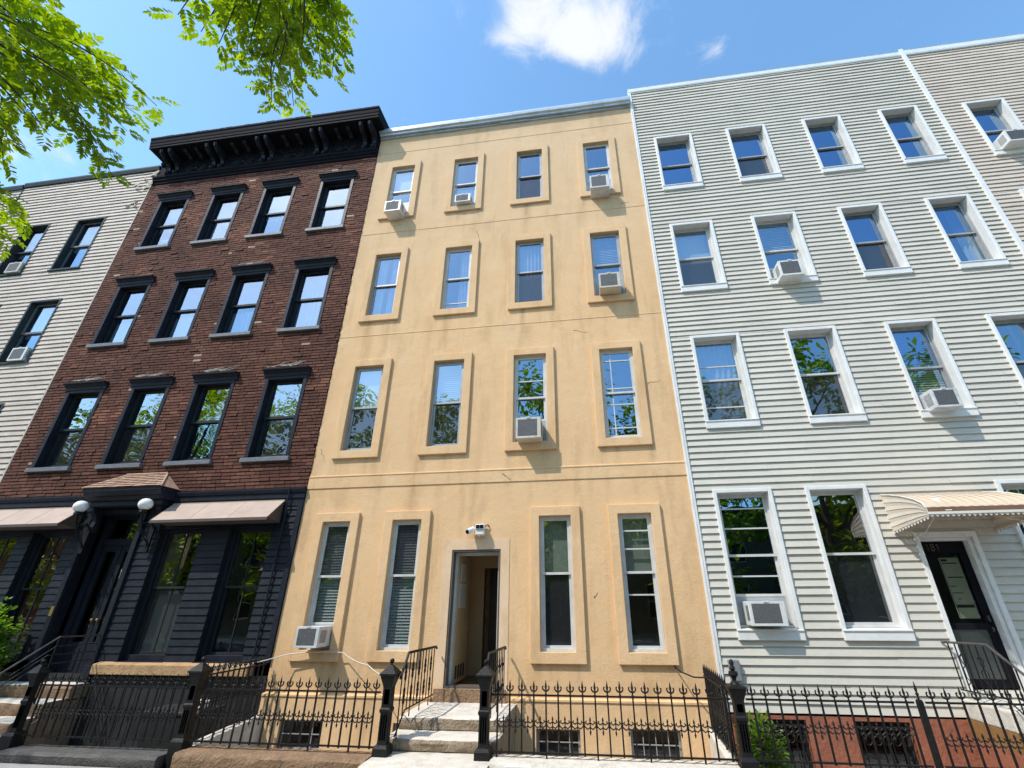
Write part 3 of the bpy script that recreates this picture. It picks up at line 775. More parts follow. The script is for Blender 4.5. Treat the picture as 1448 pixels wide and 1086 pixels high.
# --- cornice
cor = MB()
cor.prism([(.0, 13.05), (-.05, 13.05), (-.06, 13.13), (-.09, 13.15), (-.09, 13.2), (-.125, 13.24), (-.135, 13.3), (-.05, 13.315), (0, 13.315)], 'x', -12.46, -5.43)
cor.box(-12.46, -5.43, -.04, 0, 13.315, 13.93)
cor.prism([(-.04, 13.82), (-.08, 13.83), (-.11, 13.9), (-.11, 13.93), (-.04, 13.93)], 'x', -12.44, -5.45)
cor.box(-12.40, -5.30, -.54, .2, 13.93, 13.975)
cor.prism([(-.54, 13.94), (-.565, 13.945), (-.565, 14.02), (-.58, 14.03), (-.585, 14.10), (-.60, 14.14), (-.615, 14.24), (-.635, 14.27), (-.635, 14.325), (.5, 14.36), (.5, 13.976), (-.54, 13.976)], 'x', -12.42, -5.27)
# roughened top edge
random.seed(4); x = -12.42
while x < -5.3:
    l = random.uniform(.1, .35); cor.box(x, min(-5.27, x + l * .8), -.63, -.45, 14.32, 14.335 + random.uniform(0, .018)); x += l
cornice = cor.build('cornice', M['black_cornice'], brick)
bprof = [(-.04, 13.30), (-.12, 13.31), (-.155, 13.36), (-.15, 13.42), (-.11, 13.47), (-.10, 13.53), (-.13, 13.60), (-.19, 13.645), (-.19, 13.68), (-.24, 13.70), (-.33, 13.71), (-.42, 13.75), (-.49, 13.81), (-.515, 13.87), (-.515, 13.928), (-.04, 13.928)]
pairs = [-11.9, -10.42, -8.83, -7.15, -5.68]
for pc in pairs:
    for s in (-.135, .135):
        q = MB(); q.prism(bprof, 'x', pc + s - .055, pc + s + .055)
        q.prism([(-.17, 13.32), (-.185, 13.36), (-.17, 13.42), (-.13, 13.47), (-.12, 13.5), (-.1, 13.5), (-.1, 13.33)], 'x', pc + s - .025, pc + s + .025)
        q.prism([(-.2, 13.66), (-.36, 13.69), (-.5, 13.79), (-.53, 13.87), (-.53, 13.9), (-.5, 13.9), (-.2, 13.72)], 'x', pc + s - .025, pc + s + .025)
        q.build('bracket', M['black'], cornice, bevel=.006)
for i in range(4):
    a, d = pairs[i] + .22, pairs[i + 1] - .22
    for t in (.33, .67):
        mx_ = a + (d - a) * t; q = MB()
        q.prism([(-.11, 13.80), (-.18, 13.80), (-.24, 13.84), (-.40, 13.86), (-.44, 13.90), (-.44, 13.928), (-.11, 13.928)], 'x', mx_ - .05, mx_ + .05); q.build('modillion', M['black'], cornice)
    q = MB(); n = int((d - a) / .075)
    for j in range(n): xx = a + (d - a) * (j + .5) / n; q.box(xx - .02, xx + .02, -.085, -.04, 13.74, 13.80)
    q.ring(a, d, 13.36, 13.72, .03, .03, .03, .03, -.06, -.04)
    cx = (a + d) / 2
    for s in (-1, 1):
        sc = []
        for j in range(26):
            t = j / 25; ang = t * 3.6 * PI; rr = .085 * (1 - t * .85); sc.append((cx + s * (.22 + rr * math.cos(ang) * 1.3), -.055, 13.54 + rr * math.sin(ang)))
        q.tube(sc, .016, 5); q.tube([(cx + s * .05, -.055, 13.5), (cx + s * .12, -.055, 13.45), (cx + s * .22, -.055, 13.44), (cx + s * .33, -.055, 13.5)], .018, 5)
    q.sphere(cx, -.05, 13.54, .05, 10)
    q.build('frieze_panel', M['black'], cornice, smooth=True)

# --- black painted ground floor
gw = [(-12.32, -11.42, .93, 3.1), (-11.1, -10.26, .93, 3.1), (-8.26, -7.38, .93, 3.1), (-6.80, -5.95, .93, 3.1)]
gd = (-9.95, -8.66, .62, 3.74)
b = MB(); siding(b, KX0, KX1, .93, 3.46, .1175, .02, gw + [gd], wob=.004, seed=3, xstep=.4)
b.box(KX0, gd[0], -.03, .0, 3.46, 3.6); b.box(gd[1], KX1, -.03, .0, 3.46, 3.6)
b.box(KX0, gd[0], -.05, .0, 3.603, 3.7); b.box(gd[1], KX1, -.05, .0, 3.603, 3.7)
b.prism([(0, 3.703), (-.07, 3.703), (-.09, 3.76), (-.09, 3.79), (0, 3.812)], 'x', KX0, gd[0]); b.prism([(0, 3.703), (-.07, 3.703), (-.09, 3.76), (-.09, 3.79), (0, 3.812)], 'x', gd[1], KX1)
reveals(b, gw + [gd], -.012, .26)
b.box(-5.52, KX1, -.035, -.021, .93, 3.46)
b.build('ground_floor_cladding', M['black'], brick)
gspec = [('glass_low', 'glass_low', 'curtain'), ('glass_low', 'glass_low', 'curtain'), ('glass_low', 'glass_screen', 'shade_l'), ('glass_low', 'glass_low', 'none')]
for (a, c, d, e), (gu, gl, cov) in zip(gw, gspec):
    wn = MB(); wn.ring(a, c, d, e, .07, .07, .09, .05, .08, .2); win = wn.build('window', M['black'], brick, bevel=.005)
    q = MB(); q.box(a - .01, c + .01, -.05, .2, d - .03, d - .002); q.build('sill', M['black'], win)
    sashes(win, a + .072, c - .072, d + .092, e - .052, .13, M['darkframe'], M[gu], M[gl], d + 1.15, .035, vbars=(.52,))
    if cov == 'curtain': curtain(a + .08, c - .08, d + .1, e - .06, .26, M['curtain_red'] if a < -10 else M['curtain'], win, seed=a); 
    elif cov == 'shade_l': shade(a + .08, c - .08, d + .1, d + 1.1, .26, M['shade'], win)
q = MB(); wall_grid(q, KX0, -8.6, -.6, .75, [], -.02, .1); wall_grid(q, -8.6, KX1, -.6, .75, [], -.02, .1)
q.build('basement_wall', M['black_flat'], brick)
q = MB(); q.prism([(-.16, .75), (-.0, .75), (.0, .925), (-.05, .92), (-.165, .90)], 'x', -8.56, -5.7); q.build('sill_course', M['sandstone'], brick, bevel=.01)
# grooved black enclosure in front of the basement
q = MB(); 
for i in range(9): q.box(-8.5 + i * .215, -8.5 + i * .215 + .205, -.06, -.022, -.3, .72)
q.build('basement_cladding', M['black_flat'], brick)
# entrance: pilasters, hood, doors
q = MB(); q.ring(gd[0], gd[1], gd[2], gd[3], .10, .10, 0, 0, -.06, -.0); 
for x in (gd[0] + .05, gd[1] - .05): q.box(x - .07, x + .07, -.085, -.061, gd[2], gd[2] + .25); q.box(x - .065, x + .065, -.08, -.061, 3.2, 3.3)
q.build('pilaster', M['black'], brick, bevel=.006)
q = MB(); q.box(gd[0] + .1, gd[1] - .1, -.03, .25, 3.42, 3.5); q.box(gd[0] + .1, gd[1] - .1, .2, .28, 3.5, 3.74); q.box(-9.5, -9.44, .1, .2, 3.5, 3.74); q.box(-9.16, -9.1, .1, .2, 3.5, 3.74)
q.build('transom_bar', M['black'], brick)
q = MB(); q.box(gd[0] + .1, gd[1] - .1, .26, .34, 2.86, 2.98); q.ring(gd[0] + .1, gd[1] - .1, .62, 3.42, .12, .12, 0, .06, .24, .34); q.build('door_frame', M['black'], brick)
tw = pane(gd[0] + .22, gd[1] - .22, 2.98, 3.36, .3, M['glass_low'], brick); tw.name = 'transom_window'
for (a, c) in ((gd[0] + .22, -9.31), (-9.295, gd[1] - .22)):
    q = MB(); q.ring(a, c, .64, 2.86, .09, .09, .55, .12, .28, .33); dd = q.build('door', M['black'], brick, bevel=.005)
    q = MB(); q.box(a + .1, c - .1, .27, .279, .75, 1.1); q.build('door_panel', M['black'], dd)
    pane(a + .088, c - .088, 1.185, 2.745, .305, M['glass_low'], dd)
    q = MB(); q.sphere(c - .05 if a < -9.4 else a + .05, .25, 1.55, .025, 10); q.build('door_knob', M['brass'], dd)
    if a > -9.4: q = MB(); q.box(a + .14, c - .12, .29, .3, 2.25, 2.42); q.build('notice', M['paper'], dd)
q = MB(); q.box(-9.935, -9.87, -.069, -.062, 1.62, 1.78); q.build('door_bell', M['brass'], brick)
# tan inner wall glimpsed through the door glass
q = MB(); q.box(-9.9, -8.7, 1.2, 1.25, .62, 3.4); q.build('hall_wall', M['tanpaint'], brick)
hood = MB(); hx0, hx1 = -9.36, -8.02
hx0, hx1 = -9.93, -8.02
hx0, hx1 = -9.42 - .0, -8.02
hood = MB()
hood.prism([(0, 3.62), (-.28, 3.62), (-.32, 3.68), (-.36, 3.70), (-.42, 3.78), (-.42, 3.84), (0, 3.86)], 'x', -9.86, -8.16)
hood.box(-9.80, -8.22, -.24, 0, 3.52, 3.618)
hd = hood.build('door_hood', M['black'], brick, bevel=.006)
for x in (-9.76, -8.30):
    q = MB(); q.prism([(0, 3.05), (-.06, 3.06), (-.09, 3.16), (-.07, 3.28), (-.13, 3.38), (-.2, 3.45), (-.2, 3.52), (0, 3.52)], 'x', x - .05, x + .05); q.build('bracket', M['black'], hd, bevel=.005)
q = MB(); e0, e1 = -9.88, -8.14
A = (e0, -.44, 3.842); B = (e1, -.44, 3.842); Cc = (e1 - .42, -.005, 4.2); D = (e0 + .42, -.005, 4.2); E_ = (e0, -.005, 3.842); F = (e1, -.005, 3.842)
def lerp(p, q_, t): return tuple(p[i] + (q_[i] - p[i]) * t for i in range(3))
random.seed(9)
for i in range(7):
    t0, t1 = i / 7, (i + 1) / 7; n = 11; lift = .014
    for (P, Q, R, S) in ((A, B, Cc, D), (B, F, F, Cc), (E_, A, D, E_)):
        for j in range(n):
            u0, u1 = j / n, (j + .96) / n
            p0, p1 = lerp(P, S, t0), lerp(Q, R, t0); p2, p3 = lerp(P, S, min(1, t1 + .02)), lerp(Q, R, min(1, t1 + .02))
            a1, a2, a3, a4 = lerp(p0, p1, u0), lerp(p0, p1, u1), lerp(p2, p3, u1), lerp(p2, p3, u0)
            h = lift + random.uniform(0, .006)
            if P is A: a1 = (a1[0], a1[1] - h * .6, a1[2] + h * .8); a2 = (a2[0], a2[1] - h * .6, a2[2] + h * .8)
            q.face([a1, a2, a3, a4])
q.face([A, B, F, E_])
for (P, S) in ((B, Cc), (A, D)): q.tube([P, S], .02, 5)
q.tube([(e0 + .40, -.02, 4.2), (e1 - .40, -.02, 4.2)], .022, 5)
q.build('roof', M['shingle'], hd)
# drain pipe by the stucco wall
q = MB(); q.tube([(-5.72, -.09, 3.78), (-5.72, -.06, 3.3), (-5.72, -.05, 2.9), (-5.72, -.05, 1.0)], .016, 6); q.build('drain_pipe', M['black'], brick, smooth=True)

# metal box awnings over the ground floor windows
def box_awning(x0, x1, label):
    t = thing('window_awning', label, 'awning', ((x0 + x1) / 2, 0, 3.1), 'brown box awnings over the ground floor windows')
    q = MB(); ins = .24; zt, zb, d = 3.555, 3.20, .42
    q.face([(x0 + .0, -d, zb), (x1 - .0, -d, zb), (x1 - ins * .0, -.05, zt), (x0 + ins * .0, -.05, zt)])
    q.face([(x0, -.05, zt), (x1, -.05, zt), (x1, -.05, zt + .02), (x0, -.05, zt + .02)])
    n = 3
    for i in range(n + 1):
        xx = x0 + .01 + (x1 - x0 - .02) * i / n; q.tube([(xx, -d, zb + .001), (xx, -.05, zt + .001)], .0035, 4)
    q.build('awning_top', M['awning_brown'], t)
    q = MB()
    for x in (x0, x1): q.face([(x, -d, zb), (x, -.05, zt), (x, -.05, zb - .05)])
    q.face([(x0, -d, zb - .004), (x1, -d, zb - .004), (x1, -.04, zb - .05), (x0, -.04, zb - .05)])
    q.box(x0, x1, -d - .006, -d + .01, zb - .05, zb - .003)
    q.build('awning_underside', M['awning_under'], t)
box_awning(-8.15, -5.80, 'brown metal awning above the two windows right of the black entrance')
box_awning(-12.3, -10.1, 'brown metal awning left of the black entrance, cut by the photo edge')

# globe lamps
def globe_lamp(x, label):
    t = thing('wall_lamp', label, 'lamp', (x, 0, 2.7), 'white globe lamps beside the black door')
    q = MB(); q.sphere(x, -.40, 3.50, .118, 20, .93); q.build('globe', M['globe'], t, smooth=True)
    q = MB(); q.lathe(x, -.40, [(.055, 3.34), (.07, 3.36), (.06, 3.395), (.045, 3.405)], 12)
    q.tube([(x, -.40, 3.345), (x, -.38, 3.22), (x, -.28, 3.17), (x, -.18, 3.22), (x, -.1, 3.15), (x, -.07, 3.0)], .018, 6)
    q.tube([(x, -.08, 2.72), (x, -.12, 2.85), (x, -.24, 2.95), (x, -.36, 3.18), (x, -.38, 3.32)], .012, 6)
    q.tube([(x + .03, -.08, 2.78), (x + .05, -.16, 2.86), (x + .03, -.22, 3.0), (x, -.2, 3.08)], .01, 6)
    q.box(x - .04, x + .04, -.1, -.06, 2.68, 3.14)
    q.build('lamp_bracket', M['iron'], t, smooth=True)
globe_lamp(-9.78, 'white globe lamp on the left of the black entrance, beside the awning end')
globe_lamp(-8.38, 'white globe lamp on the right of the black entrance under the hood')

# ================================================================== SIDING BUILDINGS
def siding_window(root, x0, x1, z0, z1, fm, gu, gl, cov=None, bars_u=(), bars_l=(), trim='trim_white', apron=.14, dep=.14, op=None, seed=0, tw=.06, proj=.06, zm=None):
    wn = MB(); wn.ring(x0, x1, z0 + apron, z1, tw, tw, 0, tw, -proj, dep)
    wn.prism([(-proj - .005, z0), (0, z0), (dep, z0 + apron - .01), (dep, z0 + apron + .02), (-proj - .02, z0 + apron + .0), (-proj - .02, z0 + apron - .02), (-proj - .005, z0 + apron - .025)], 'x', x0 + .002, x1 - .002)
    win = wn.build('window', M[trim], root, bevel=.006)
    a, c, d, e = x0 + tw, x1 - tw, z0 + apron + .02, z1 - tw
    f = MB(); f.ring(a, c, d, e, .03, .03, .03, .03, dep - .04, dep + .06); f.build('window_frame', M[fm], win)
    zmid = sashes(win, a + .03, c - .03, d + .03, e - .03, dep - .02, M[fm], M[gu], M[gl], zm, .035, bars_u, bars_l, open_to=(d + op) if op else None)
    if op:
        p = MB(); p.box(a + .031, c - .031, dep + .02, dep + .03, d + .03, d + op); p.build('filler_panel', M['filler'], win)
    if cov: cover(win, cov, a + .03, c - .03, d, e, zmid, dep + .11, seed)
    return win

def hole_of(x0, x1, z0, z1): return (x0 + .01, x1 - .01, z0 + .01, z1 - .01)

# --- white clapboard building
WX0, WX1 = 1.622, 8.50
white = thing('siding_building', 'four storey white clapboard row house with white trimmed windows and striped door awning', 'building', (5.06, 0, -.6))
wc = [(2.055, 2.975), (3.795, 4.715), (5.57, 6.44), (7.285, 8.13)]
wr = [(4.57, 6.50), (7.56, 9.44), (10.50, 12.37)]
wspec = {(2, 0): ('alu', 'glass_deep', 'glass_deep', None), (2, 1): ('alu', 'glass_deep', 'glass_screen', None), (2, 2): ('alu', 'glass_deep', 'glass_deep', None), (2, 3): ('alu', 'glass_deep', 'glass_deep', None),
         (1, 0): ('vinyl', 'glass', 'glass_screen', 'shade_u'), (1, 1): ('vinyl', 'glass', 'glass', 'blind_u'), (1, 2): ('alu', 'glass_deep', 'glass_screen', None), (1, 3): ('alu', 'glass_deep', 'glass', 'curtain_both'),
         (0, 0): ('vinyl', 'glass', 'glass_screen', 'curtain'), (0, 1): ('vinyl', 'glass', 'glass_screen', None), (0, 2): ('alu', 'glass_deep', 'glass', 'blind'), (0, 3): ('alu', 'glass', 'glass_screen', None)}
wg = [(1.965, 2.90, 1.285, 3.49), (3.42, 4.35, 1.285, 3.49), (6.22, 7.15, 1.285, 3.49)]
WD = (4.86, 5.60, .70, 2.66)
wh = [hole_of(*c, *r) for r in wr for c in wc] + [hole_of(*g) for g in wg] + [WD]
b = MB(); siding(b, WX0, WX1, .41, 14.36, .1135, .029, wh, wob=.005, seed=1)
reveals(b, [WD], -.01, .25); b.build('wall', M['white_siding'], white)
b = MB(); hull(b, WX0, WX1, -.6, 14.36); b.build('party_wall', M['inside'], white)
for r in range(3):
    for c in range(4):
        fm, gu, gl, cov = wspec[(r, c)]
        siding_window(white, *wc[c], *wr[r], fm, gu, gl, cov, seed=r * 4 + c, op=.36 if (r, c) in ((1, 1), (0, 2)) else None, bars_u=(.36,) if (r, c) == (0, 0) else (), bars_l=(.33,) if (r, c) == (0, 0) else ())
siding_window(white, *wg[0], 'vinyl', 'glass_deep', 'glass_deep', None, (.45, .78), (.47,), op=.42, zm=2.46, dep=.12)
siding_window(white, *wg[1], 'vinyl', 'glass_low', 'glass_screen', None, zm=2.46, dep=.12)
siding_window(white, *wg[2], 'vinyl', 'glass_low', 'glass_screen', None, zm=2.46, dep=.12)
b = MB(); b.prism([(0.01, 14.30), (-.04, 14.30), (-.05, 14.33), (-.05, 14.44), (-.06, 14.46), (.3, 14.49), (.3, 14.4), (.01, 14.40)], 'x', WX0 - .02, WX1 - .045); b.build('fascia', M['fascia'], white)
b = MB(); b.box(WX0 - .02, WX0 + .05, -.045, .0, .41, 14.29); b.box(WX0 - .006, WX0 + .012, -.052, -.046, .41, 14.29); b.build('corner_trim', M['trim_white'], white)
# painted masonry base
wb = [(1.92, 2.66, -.3, .34), (3.26, 3.96, -.3, .34)]
b = MB(); wall_grid(b, WX0, WX1, -.6, .385, wb, -.03, .2); b.build('basement_wall', M['red_paint'], white)
for (a, c, d, e) in wb:
    q = MB(); q.ring(a, c, d, e, .04, .04, .04, .04, .06, .1); wo = q.build('basement_window', M['darkframe'], white); pane(a + .03, c - .03, d + .03, e - .03, .08, M['glass_door'], wo)
    q = MB(); q.tube([(a + .03, -.06, e - .06), (c - .03, -.06, e - .06)], .012, 5)
    for k in range(6): xx = a + .06 + (c - a - .12) * k / 5; q.tube([(xx, -.06, d), (xx, -.06, e - .06)], .008, 5)
    for k in range(5):
        xx = a + .06 + (c - a - .12) * (k + .5) / 5
        q.tube([(xx + .045 * math.cos(t * .6), -.06, e - .2 + .05 * math.sin(t * .6)) for t in range(11)], .006, 4)
    q.build('window_grille', M['iron'], wo)
# street door
b = MB(); b.ring(4.80, 5.66, .70, 2.74, .06, .06, 0, .08, -.045, .0); b.box(4.861, 4.88, .0, .12, .7, 2.66); b.box(5.54, 5.599, -.004, .17, .7, 2.66); b.box(4.88, 5.54, .0, .17, 2.615, 2.659); b.build('door_surround', M['trim_white'], white)
b = MB(); b.ring(4.885, 5.535, .72, 2.61, .05, .11, .1, .16, .10, .15); b.box(4.935, 5.425, .10, .15, 1.42, 1.50)
sd = b.build('street_door', M['black_cornice'], white, bevel=.004)
pane(4.93, 5.43, 1.49, 2.46, .125, M['glass_door'], sd)
b = MB(); b.face([(4.93, .118, .82), (5.43, .118, .82), (5.43, .118, 1.42), (4.93, .118, 1.42)]); b.build('kick_plate', M['steel'], sd)
b = MB(); b.box(5.455, 5.48, .07, .1, 1.52, 1.60); b.tube([(5.46, .07, 1.4), (5.46, .05, 1.43), (5.44, .05, 1.45)], .01, 6); b.build('door_handle', M['steel'], sd)
b = MB(); b.box(5.13, 5.40, .132, .136, 1.56, 2.38); b.build('notice', M['paper'], sd)
b = MB()
for (a, c, d, e) in ((5.155, 5.24, 2.33, 2.36), (5.155, 5.36, 2.295, 2.31), (5.17, 5.38, 2.10, 2.115), (5.155, 5.30, 1.89, 1.90), (5.16, 5.24, 1.98, 1.99), (5.15, 5.38, 1.70, 1.74), (5.2, 5.25, 1.81, 1.82), (5.14, 5.145, 1.57, 2.37)):
    b.box(a, c, .1295, .1315, d, e)
b.build('notice_text', M['ink'], sd)
b = MB(); nx = 5.0
def stroke(b, pts): b.tube([(p[0], .098, p[1]) for p in pts], .006, 4)
for dx in (0., .14): stroke(b, [(nx + dx, 2.555), (nx + dx + .02, 2.575), (nx + dx + .02, 2.485)])
for cz, r_ in ((2.553, .021), (2.508, .025)): stroke(b, [(nx + .085 + r_ * math.cos(k * PI / 6), cz + r_ * math.sin(k * PI / 6)) for k in range(13)])
b.build('house_number', M['brownwood'], sd)

# striped metal door awning with closed sides
t = thing('door_awning', 'tan and white striped metal awning with scalloped sides over the black door', 'awning', (5.5, 0, 2.7))
ax0, ax1 = 4.545, 6.0
prof = [(-.015, 3.32), (-.25, 3.27), (-.5, 3.20), (-.74, 3.11), (-.88, 3.03), (-.93, 2.96)]
b = MB(); n = 24
for i in range(n):
    xa = ax0 + (ax1 - ax0) * i / n; xb = ax0 + (ax1 - ax0) * (i + 1) / n; b.cm = i % 2; h = .004 if i % 2 else 0
    for j in range(len(prof) - 1):
        (y0, z0), (y1, z1) = prof[j], prof[j + 1]
        b.face([(xa, y1, z1 + h), (xb, y1, z1 + h), (xb, y0, z0 + h), (xa, y0, z0 + h)])
    if h: b.face([(xa, -.93, 2.96), (xb, -.93, 2.96), (xb, -.93, 2.97), (xa, -.93, 2.97)])
b.build('awning_top', [M['awn_tan'], M['awn_tan']], t)
b = MB(); b.box(ax0, ax1, -.945, -.925, 2.90, 2.955); b.build('awning_band', M['awn_dark'], t)
b = MB()
def scallops(b, p0, p1, n, h, nrm):
    for i in range(n):
        pts = []
        for k in range(7):
            tt = (i + k / 6) / n; dz = h * math.sin(PI * k / 6)
            q_ = lerp(p0, p1, tt); pts.append((q_[0], q_[1], q_[2] - dz))
        b.face(pts)
b.box(ax0, ax1, -.95, -.93, 2.865, 2.897); b.box(ax0 - .006, ax0 + .008, -.94, -.92, 2.87, 2.99)
scallops(b, (ax0, -.94, 2.866), (ax1, -.94, 2.866), 22, .035, None)
for x in (ax0 - .003, ax1 + .003): scallops(b, (x, -.93, 2.85), (x, -.01, 2.76), 12, .045, None); b.tube([(x, -.93, 2.85), (x, -.01, 2.76)], .007, 5); b.tube([(x, y, z) for y, z in prof], .010, 5); b.box(x - .006, x + .006, -.02, -.0, 2.72, 3.32)
b.build('awning_valance', M['awn_white'], t)
for x in (ax0, ax1):
    b = MB(); ns = 9
    for i in range(ns):
        b.cm = i % 2; f0, f1 = i / ns, (i + 1) / ns
        # slats fan out from the top hinge at the wall to the lower edge
        def edge(f):
            # upper profile point and lower point
            yy_ = -.015 - .915 * f
            for j in range(len(prof) - 1):
                if prof[j + 1][0] <= yy_ <= prof[j][0]:
                    tt = (yy_ - prof[j][0]) / (prof[j + 1][0] - prof[j][0]); zt = prof[j][1] + (prof[j + 1][1] - prof[j][1]) * tt; break
            else: zt = 2.96
            return yy_, zt
        zl0, zl1 = 0, 0
        # nearly horizontal slats: rows from bottom to top
        rows_ = []
        for f in (f0, f1):
            pts = []
            for m_ in range(7):
                yy_, zt = edge(m_ / 6); zb_ = 2.76 + .09 * (m_ / 6); pts.append((x, yy_, zb_ + (zt - zb_) * f))
            rows_.append(pts)
        o_ = .006 if i % 2 else 0
        for m_ in range(6):
            b.face([(x - o_ if x == ax0 else x + o_, *rows_[0][m_][1:]), (x - o_ if x == ax0 else x + o_, *rows_[0][m_ + 1][1:]), (x - o_ if x == ax0 else x + o_, *rows_[1][m_ + 1][1:]), (x - o_ if x == ax0 else x + o_, *rows_[1][m_][1:])])
    b.build('awning_side', [M['awn_tan'], M['awn_white']], t)
b = MB(); b.tube([(ax0 + .08, -.93, 2.85), (ax0 + .17, -.5, 2.7), (ax0 + .24, -.06, 2.66)], .006, 5); b.build('awning_stay', M['cable'], t)
b = MB(); b.hexa([(ax0 + .22, -.952, 2.91), (ax0 + .30, -.952, 2.91), (ax0 + .30, -.94, 2.91), (ax0 + .22, -.94, 2.91), (ax0 + .20, -.80, 3.10), (ax0 + .27, -.80, 3.10), (ax0 + .27, -.79, 3.09), (ax0 + .2, -.79, 3.09)]); b.build('tape_patch', M['plastic'], t)

# stoop of the white building: landing, cheek walls, steps
b = MB(); b.box(4.67, 5.95, -.86, -.035, .40, .62); b.cm = 0
ws = thing('stone_stoop', 'pale stone stoop with red painted cheek wall below the black street door', 'steps', (5.3, -.8, -.5))
b.build('landing', M['stone'], ws, bevel=.02)
for i in range(3):
    q = MB(); q.box(4.75, 5.87, -1.16 - i * .28, -.862 - i * .28 + .0, -.02, .45 - i * .16); q.build('step', M['stone'], ws, bevel=.02)
q = MB(); q.box(4.66, 4.85, -.85, -.036, -.5, .398); q.build('cheek_wall', M['ochre'], ws)
q = MB(); q.prism([(-.86, -.5), (-.86, .36), (-1.46, .02), (-1.46, -.5)], 'x', 4.68, 4.74); q.box(4.655, 4.66, -.85, -.04, -.4, .2); q.build('cheek_wall', M['red_paint'], ws)
# gas meter box
b = MB(); b.box(1.76, 1.91, -.10, -.022, .78, 1.04); mo = b.build('utility_box', M['grey_box'], None, bevel=.01); tag(mo, 'small grey utility box on the white siding behind the urn topped post', 'utility box')
# --- pinkish tan building on the far right
PX0, PX1 = 8.505, 15.5
pink = thing('siding_building', 'tan clapboard building at the far right behind the white corner strip', 'building', (12, 0, -.6))
pc = [(9.07, 9.93), (10.85, 11.7)]; pr = [(4.57, 6.5), (7.56, 9.42), (10.45, 12.25)]
ph = [hole_of(*c, *r) for r in pr for c in pc]
b = MB(); siding(b, PX0, PX1, .4, 14.34, .1105, .022, ph, wob=.005, seed=5); b.build('wall', M['pink_siding'], pink)
b = MB(); hull(b, PX0, PX1, -.6, 14.34); b.build('party_wall', M['inside'], pink)
b = MB(); wall_grid(b, PX0, PX1, -.6, .4, [], -.0, .1); b.build('basement_wall', M['brownstone'], pink)
for r in pr:
    for c in pc: siding_window(pink, *c, *r, 'alu', 'glass_deep', 'glass_deep', None, op=.34 if (c[0] < 9.5 and r[0] > 10) else None)
b = MB(); b.prism([(0.01, 14.29), (-.05, 14.29), (-.06, 14.33), (-.06, 14.46), (-.07, 14.48), (.3, 14.5), (.3, 14.4), (.01, 14.4)], 'x', PX0 + .02, PX1); b.build('fascia', M['fascia'], pink)
b = MB(); b.box(8.457, 8.535, -.07, -.0, .4, 14.52); b.build('corner_trim', M['trim_white'], pink)

# --- cream clapboard building on the left
CX0, CX1 = -17.26, -12.505
cream = thing('siding_building', 'weathered cream clapboard building with dark recessed windows left of the brick house', 'building', (-14.9, 0, -.6))
cc_ = [(-16.3, -15.37), (-14.45, -13.5)]; cr_ = [(4.15, 6.05), (7.13, 9.05), (10.04, 11.95)]
ch = [(c[0] + .03, c[1] - .03, r[0] + .03, r[1] - .03) for r in cr_ for c in cc_]
b = MB(); siding(b, CX0, CX1 - .03, .4, 13.72, .127, .030, ch, wob=.012, seed=8, xstep=.3); b.build('wall', M['cream'], cream)
b = MB(); hull(b, CX0, CX1, -.6, 13.75); b.build('party_wall', M['inside'], cream)
b = MB(); wall_grid(b, CX0, CX1, -.6, .4, [], 0, .1); b.build('basement_wall', M['brownstone'], cream)
for r in cr_:
    for c in cc_:
        wn = MB(); wn.ring(c[0], c[1], r[0] + .04, r[1], .05, .05, 0, .05, -.035, .17); wn.prism([(-.06, r[0]), (.17, r[0]), (.17, r[0] + .06), (-.06, r[0] + .045)], 'x', c[0] - .02, c[1] + .02)
        win = wn.build('window', M['tealcoping'], cream)
        zm = sashes(win, c[0] + .052, c[1] - .052, r[0] + .062, r[1] - .052, .09, M['darkframe'] if c[0] < -15 else M['slate'], M['glass_bright'], M['glass'], None, .05, open_to=(r[0] + .45) if (c[0] < -15 and r[0] > 10) or (c[0] > -15 and 7 < r[0] < 8) else None)
        cover(win, 'curtain_u', c[0] + .06, c[1] - .06, r[0] + .06, r[1] - .06, zm, .22, 2)
b = MB(); b.prism([(0.01, 13.70), (-.06, 13.70), (-.09, 13.80), (-.09, 13.85), (.3, 13.88), (.3, 13.78), (.01, 13.78)], 'x', CX0, CX1 + .03); b.build('coping', M['tealcoping'], cream)
b = MB(); b.box(CX1 - .035, CX1, -.03, 0, .4, 13.69); b.build('corner_trim', M['cream'], cream)
rt = random.Random(2)
for (x, z) in ((-12.7, 13.45), (-12.85, 13.3), (-12.66, 13.15), (-13.1, 13.1), (-13.0, 12.95), (-12.72, 12.9), (-12.9, 12.35), (-12.74, 12.2)):
    b = MB(); l = rt.uniform(.12, .3); a = rt.uniform(-.5, .5); dy = rt.uniform(.03, .08)
    b.hexa([(x, -.04, z), (x + l, -.04 - dy, z + a * l), (x + l, -.03 - dy, z + a * l), (x, -.03, z), (x - .02, -.04, z + .06), (x + l - .03, -.05 - dy, z + a * l + .07), (x + l - .03, -.04 - dy, z + a * l + .07), (x - .02, -.03, z + .06)])
    b.build('torn_board', M['cream'], cream)
for (x, z, r_) in ((-12.78, 12.42, .09), (-12.95, 12.26, .06)):
    b = MB(); b.face([(x + r_ * rt.uniform(.7, 1.2) * math.cos(k * PI / 5), -.039, z + r_ * rt.uniform(.7, 1.2) * math.sin(k * PI / 5)) for k in range(10)]); b.build('board_hole', M['black_flat'], cream)
FX0, FX1 = -24., -17.3
far = thing('siding_building', 'pale grey clapboard building at the upper left edge beyond the dark seam', 'building', (-20.6, 0, -.6))
b = MB(); siding(b, FX0, FX1, .4, 13.66, .127, .024, [], wob=.01, seed=12); b.build('wall', M['cream'], far)
b = MB(); hull(b, FX0, FX1, -.6, 13.7); b.build('party_wall', M['inside'], far)
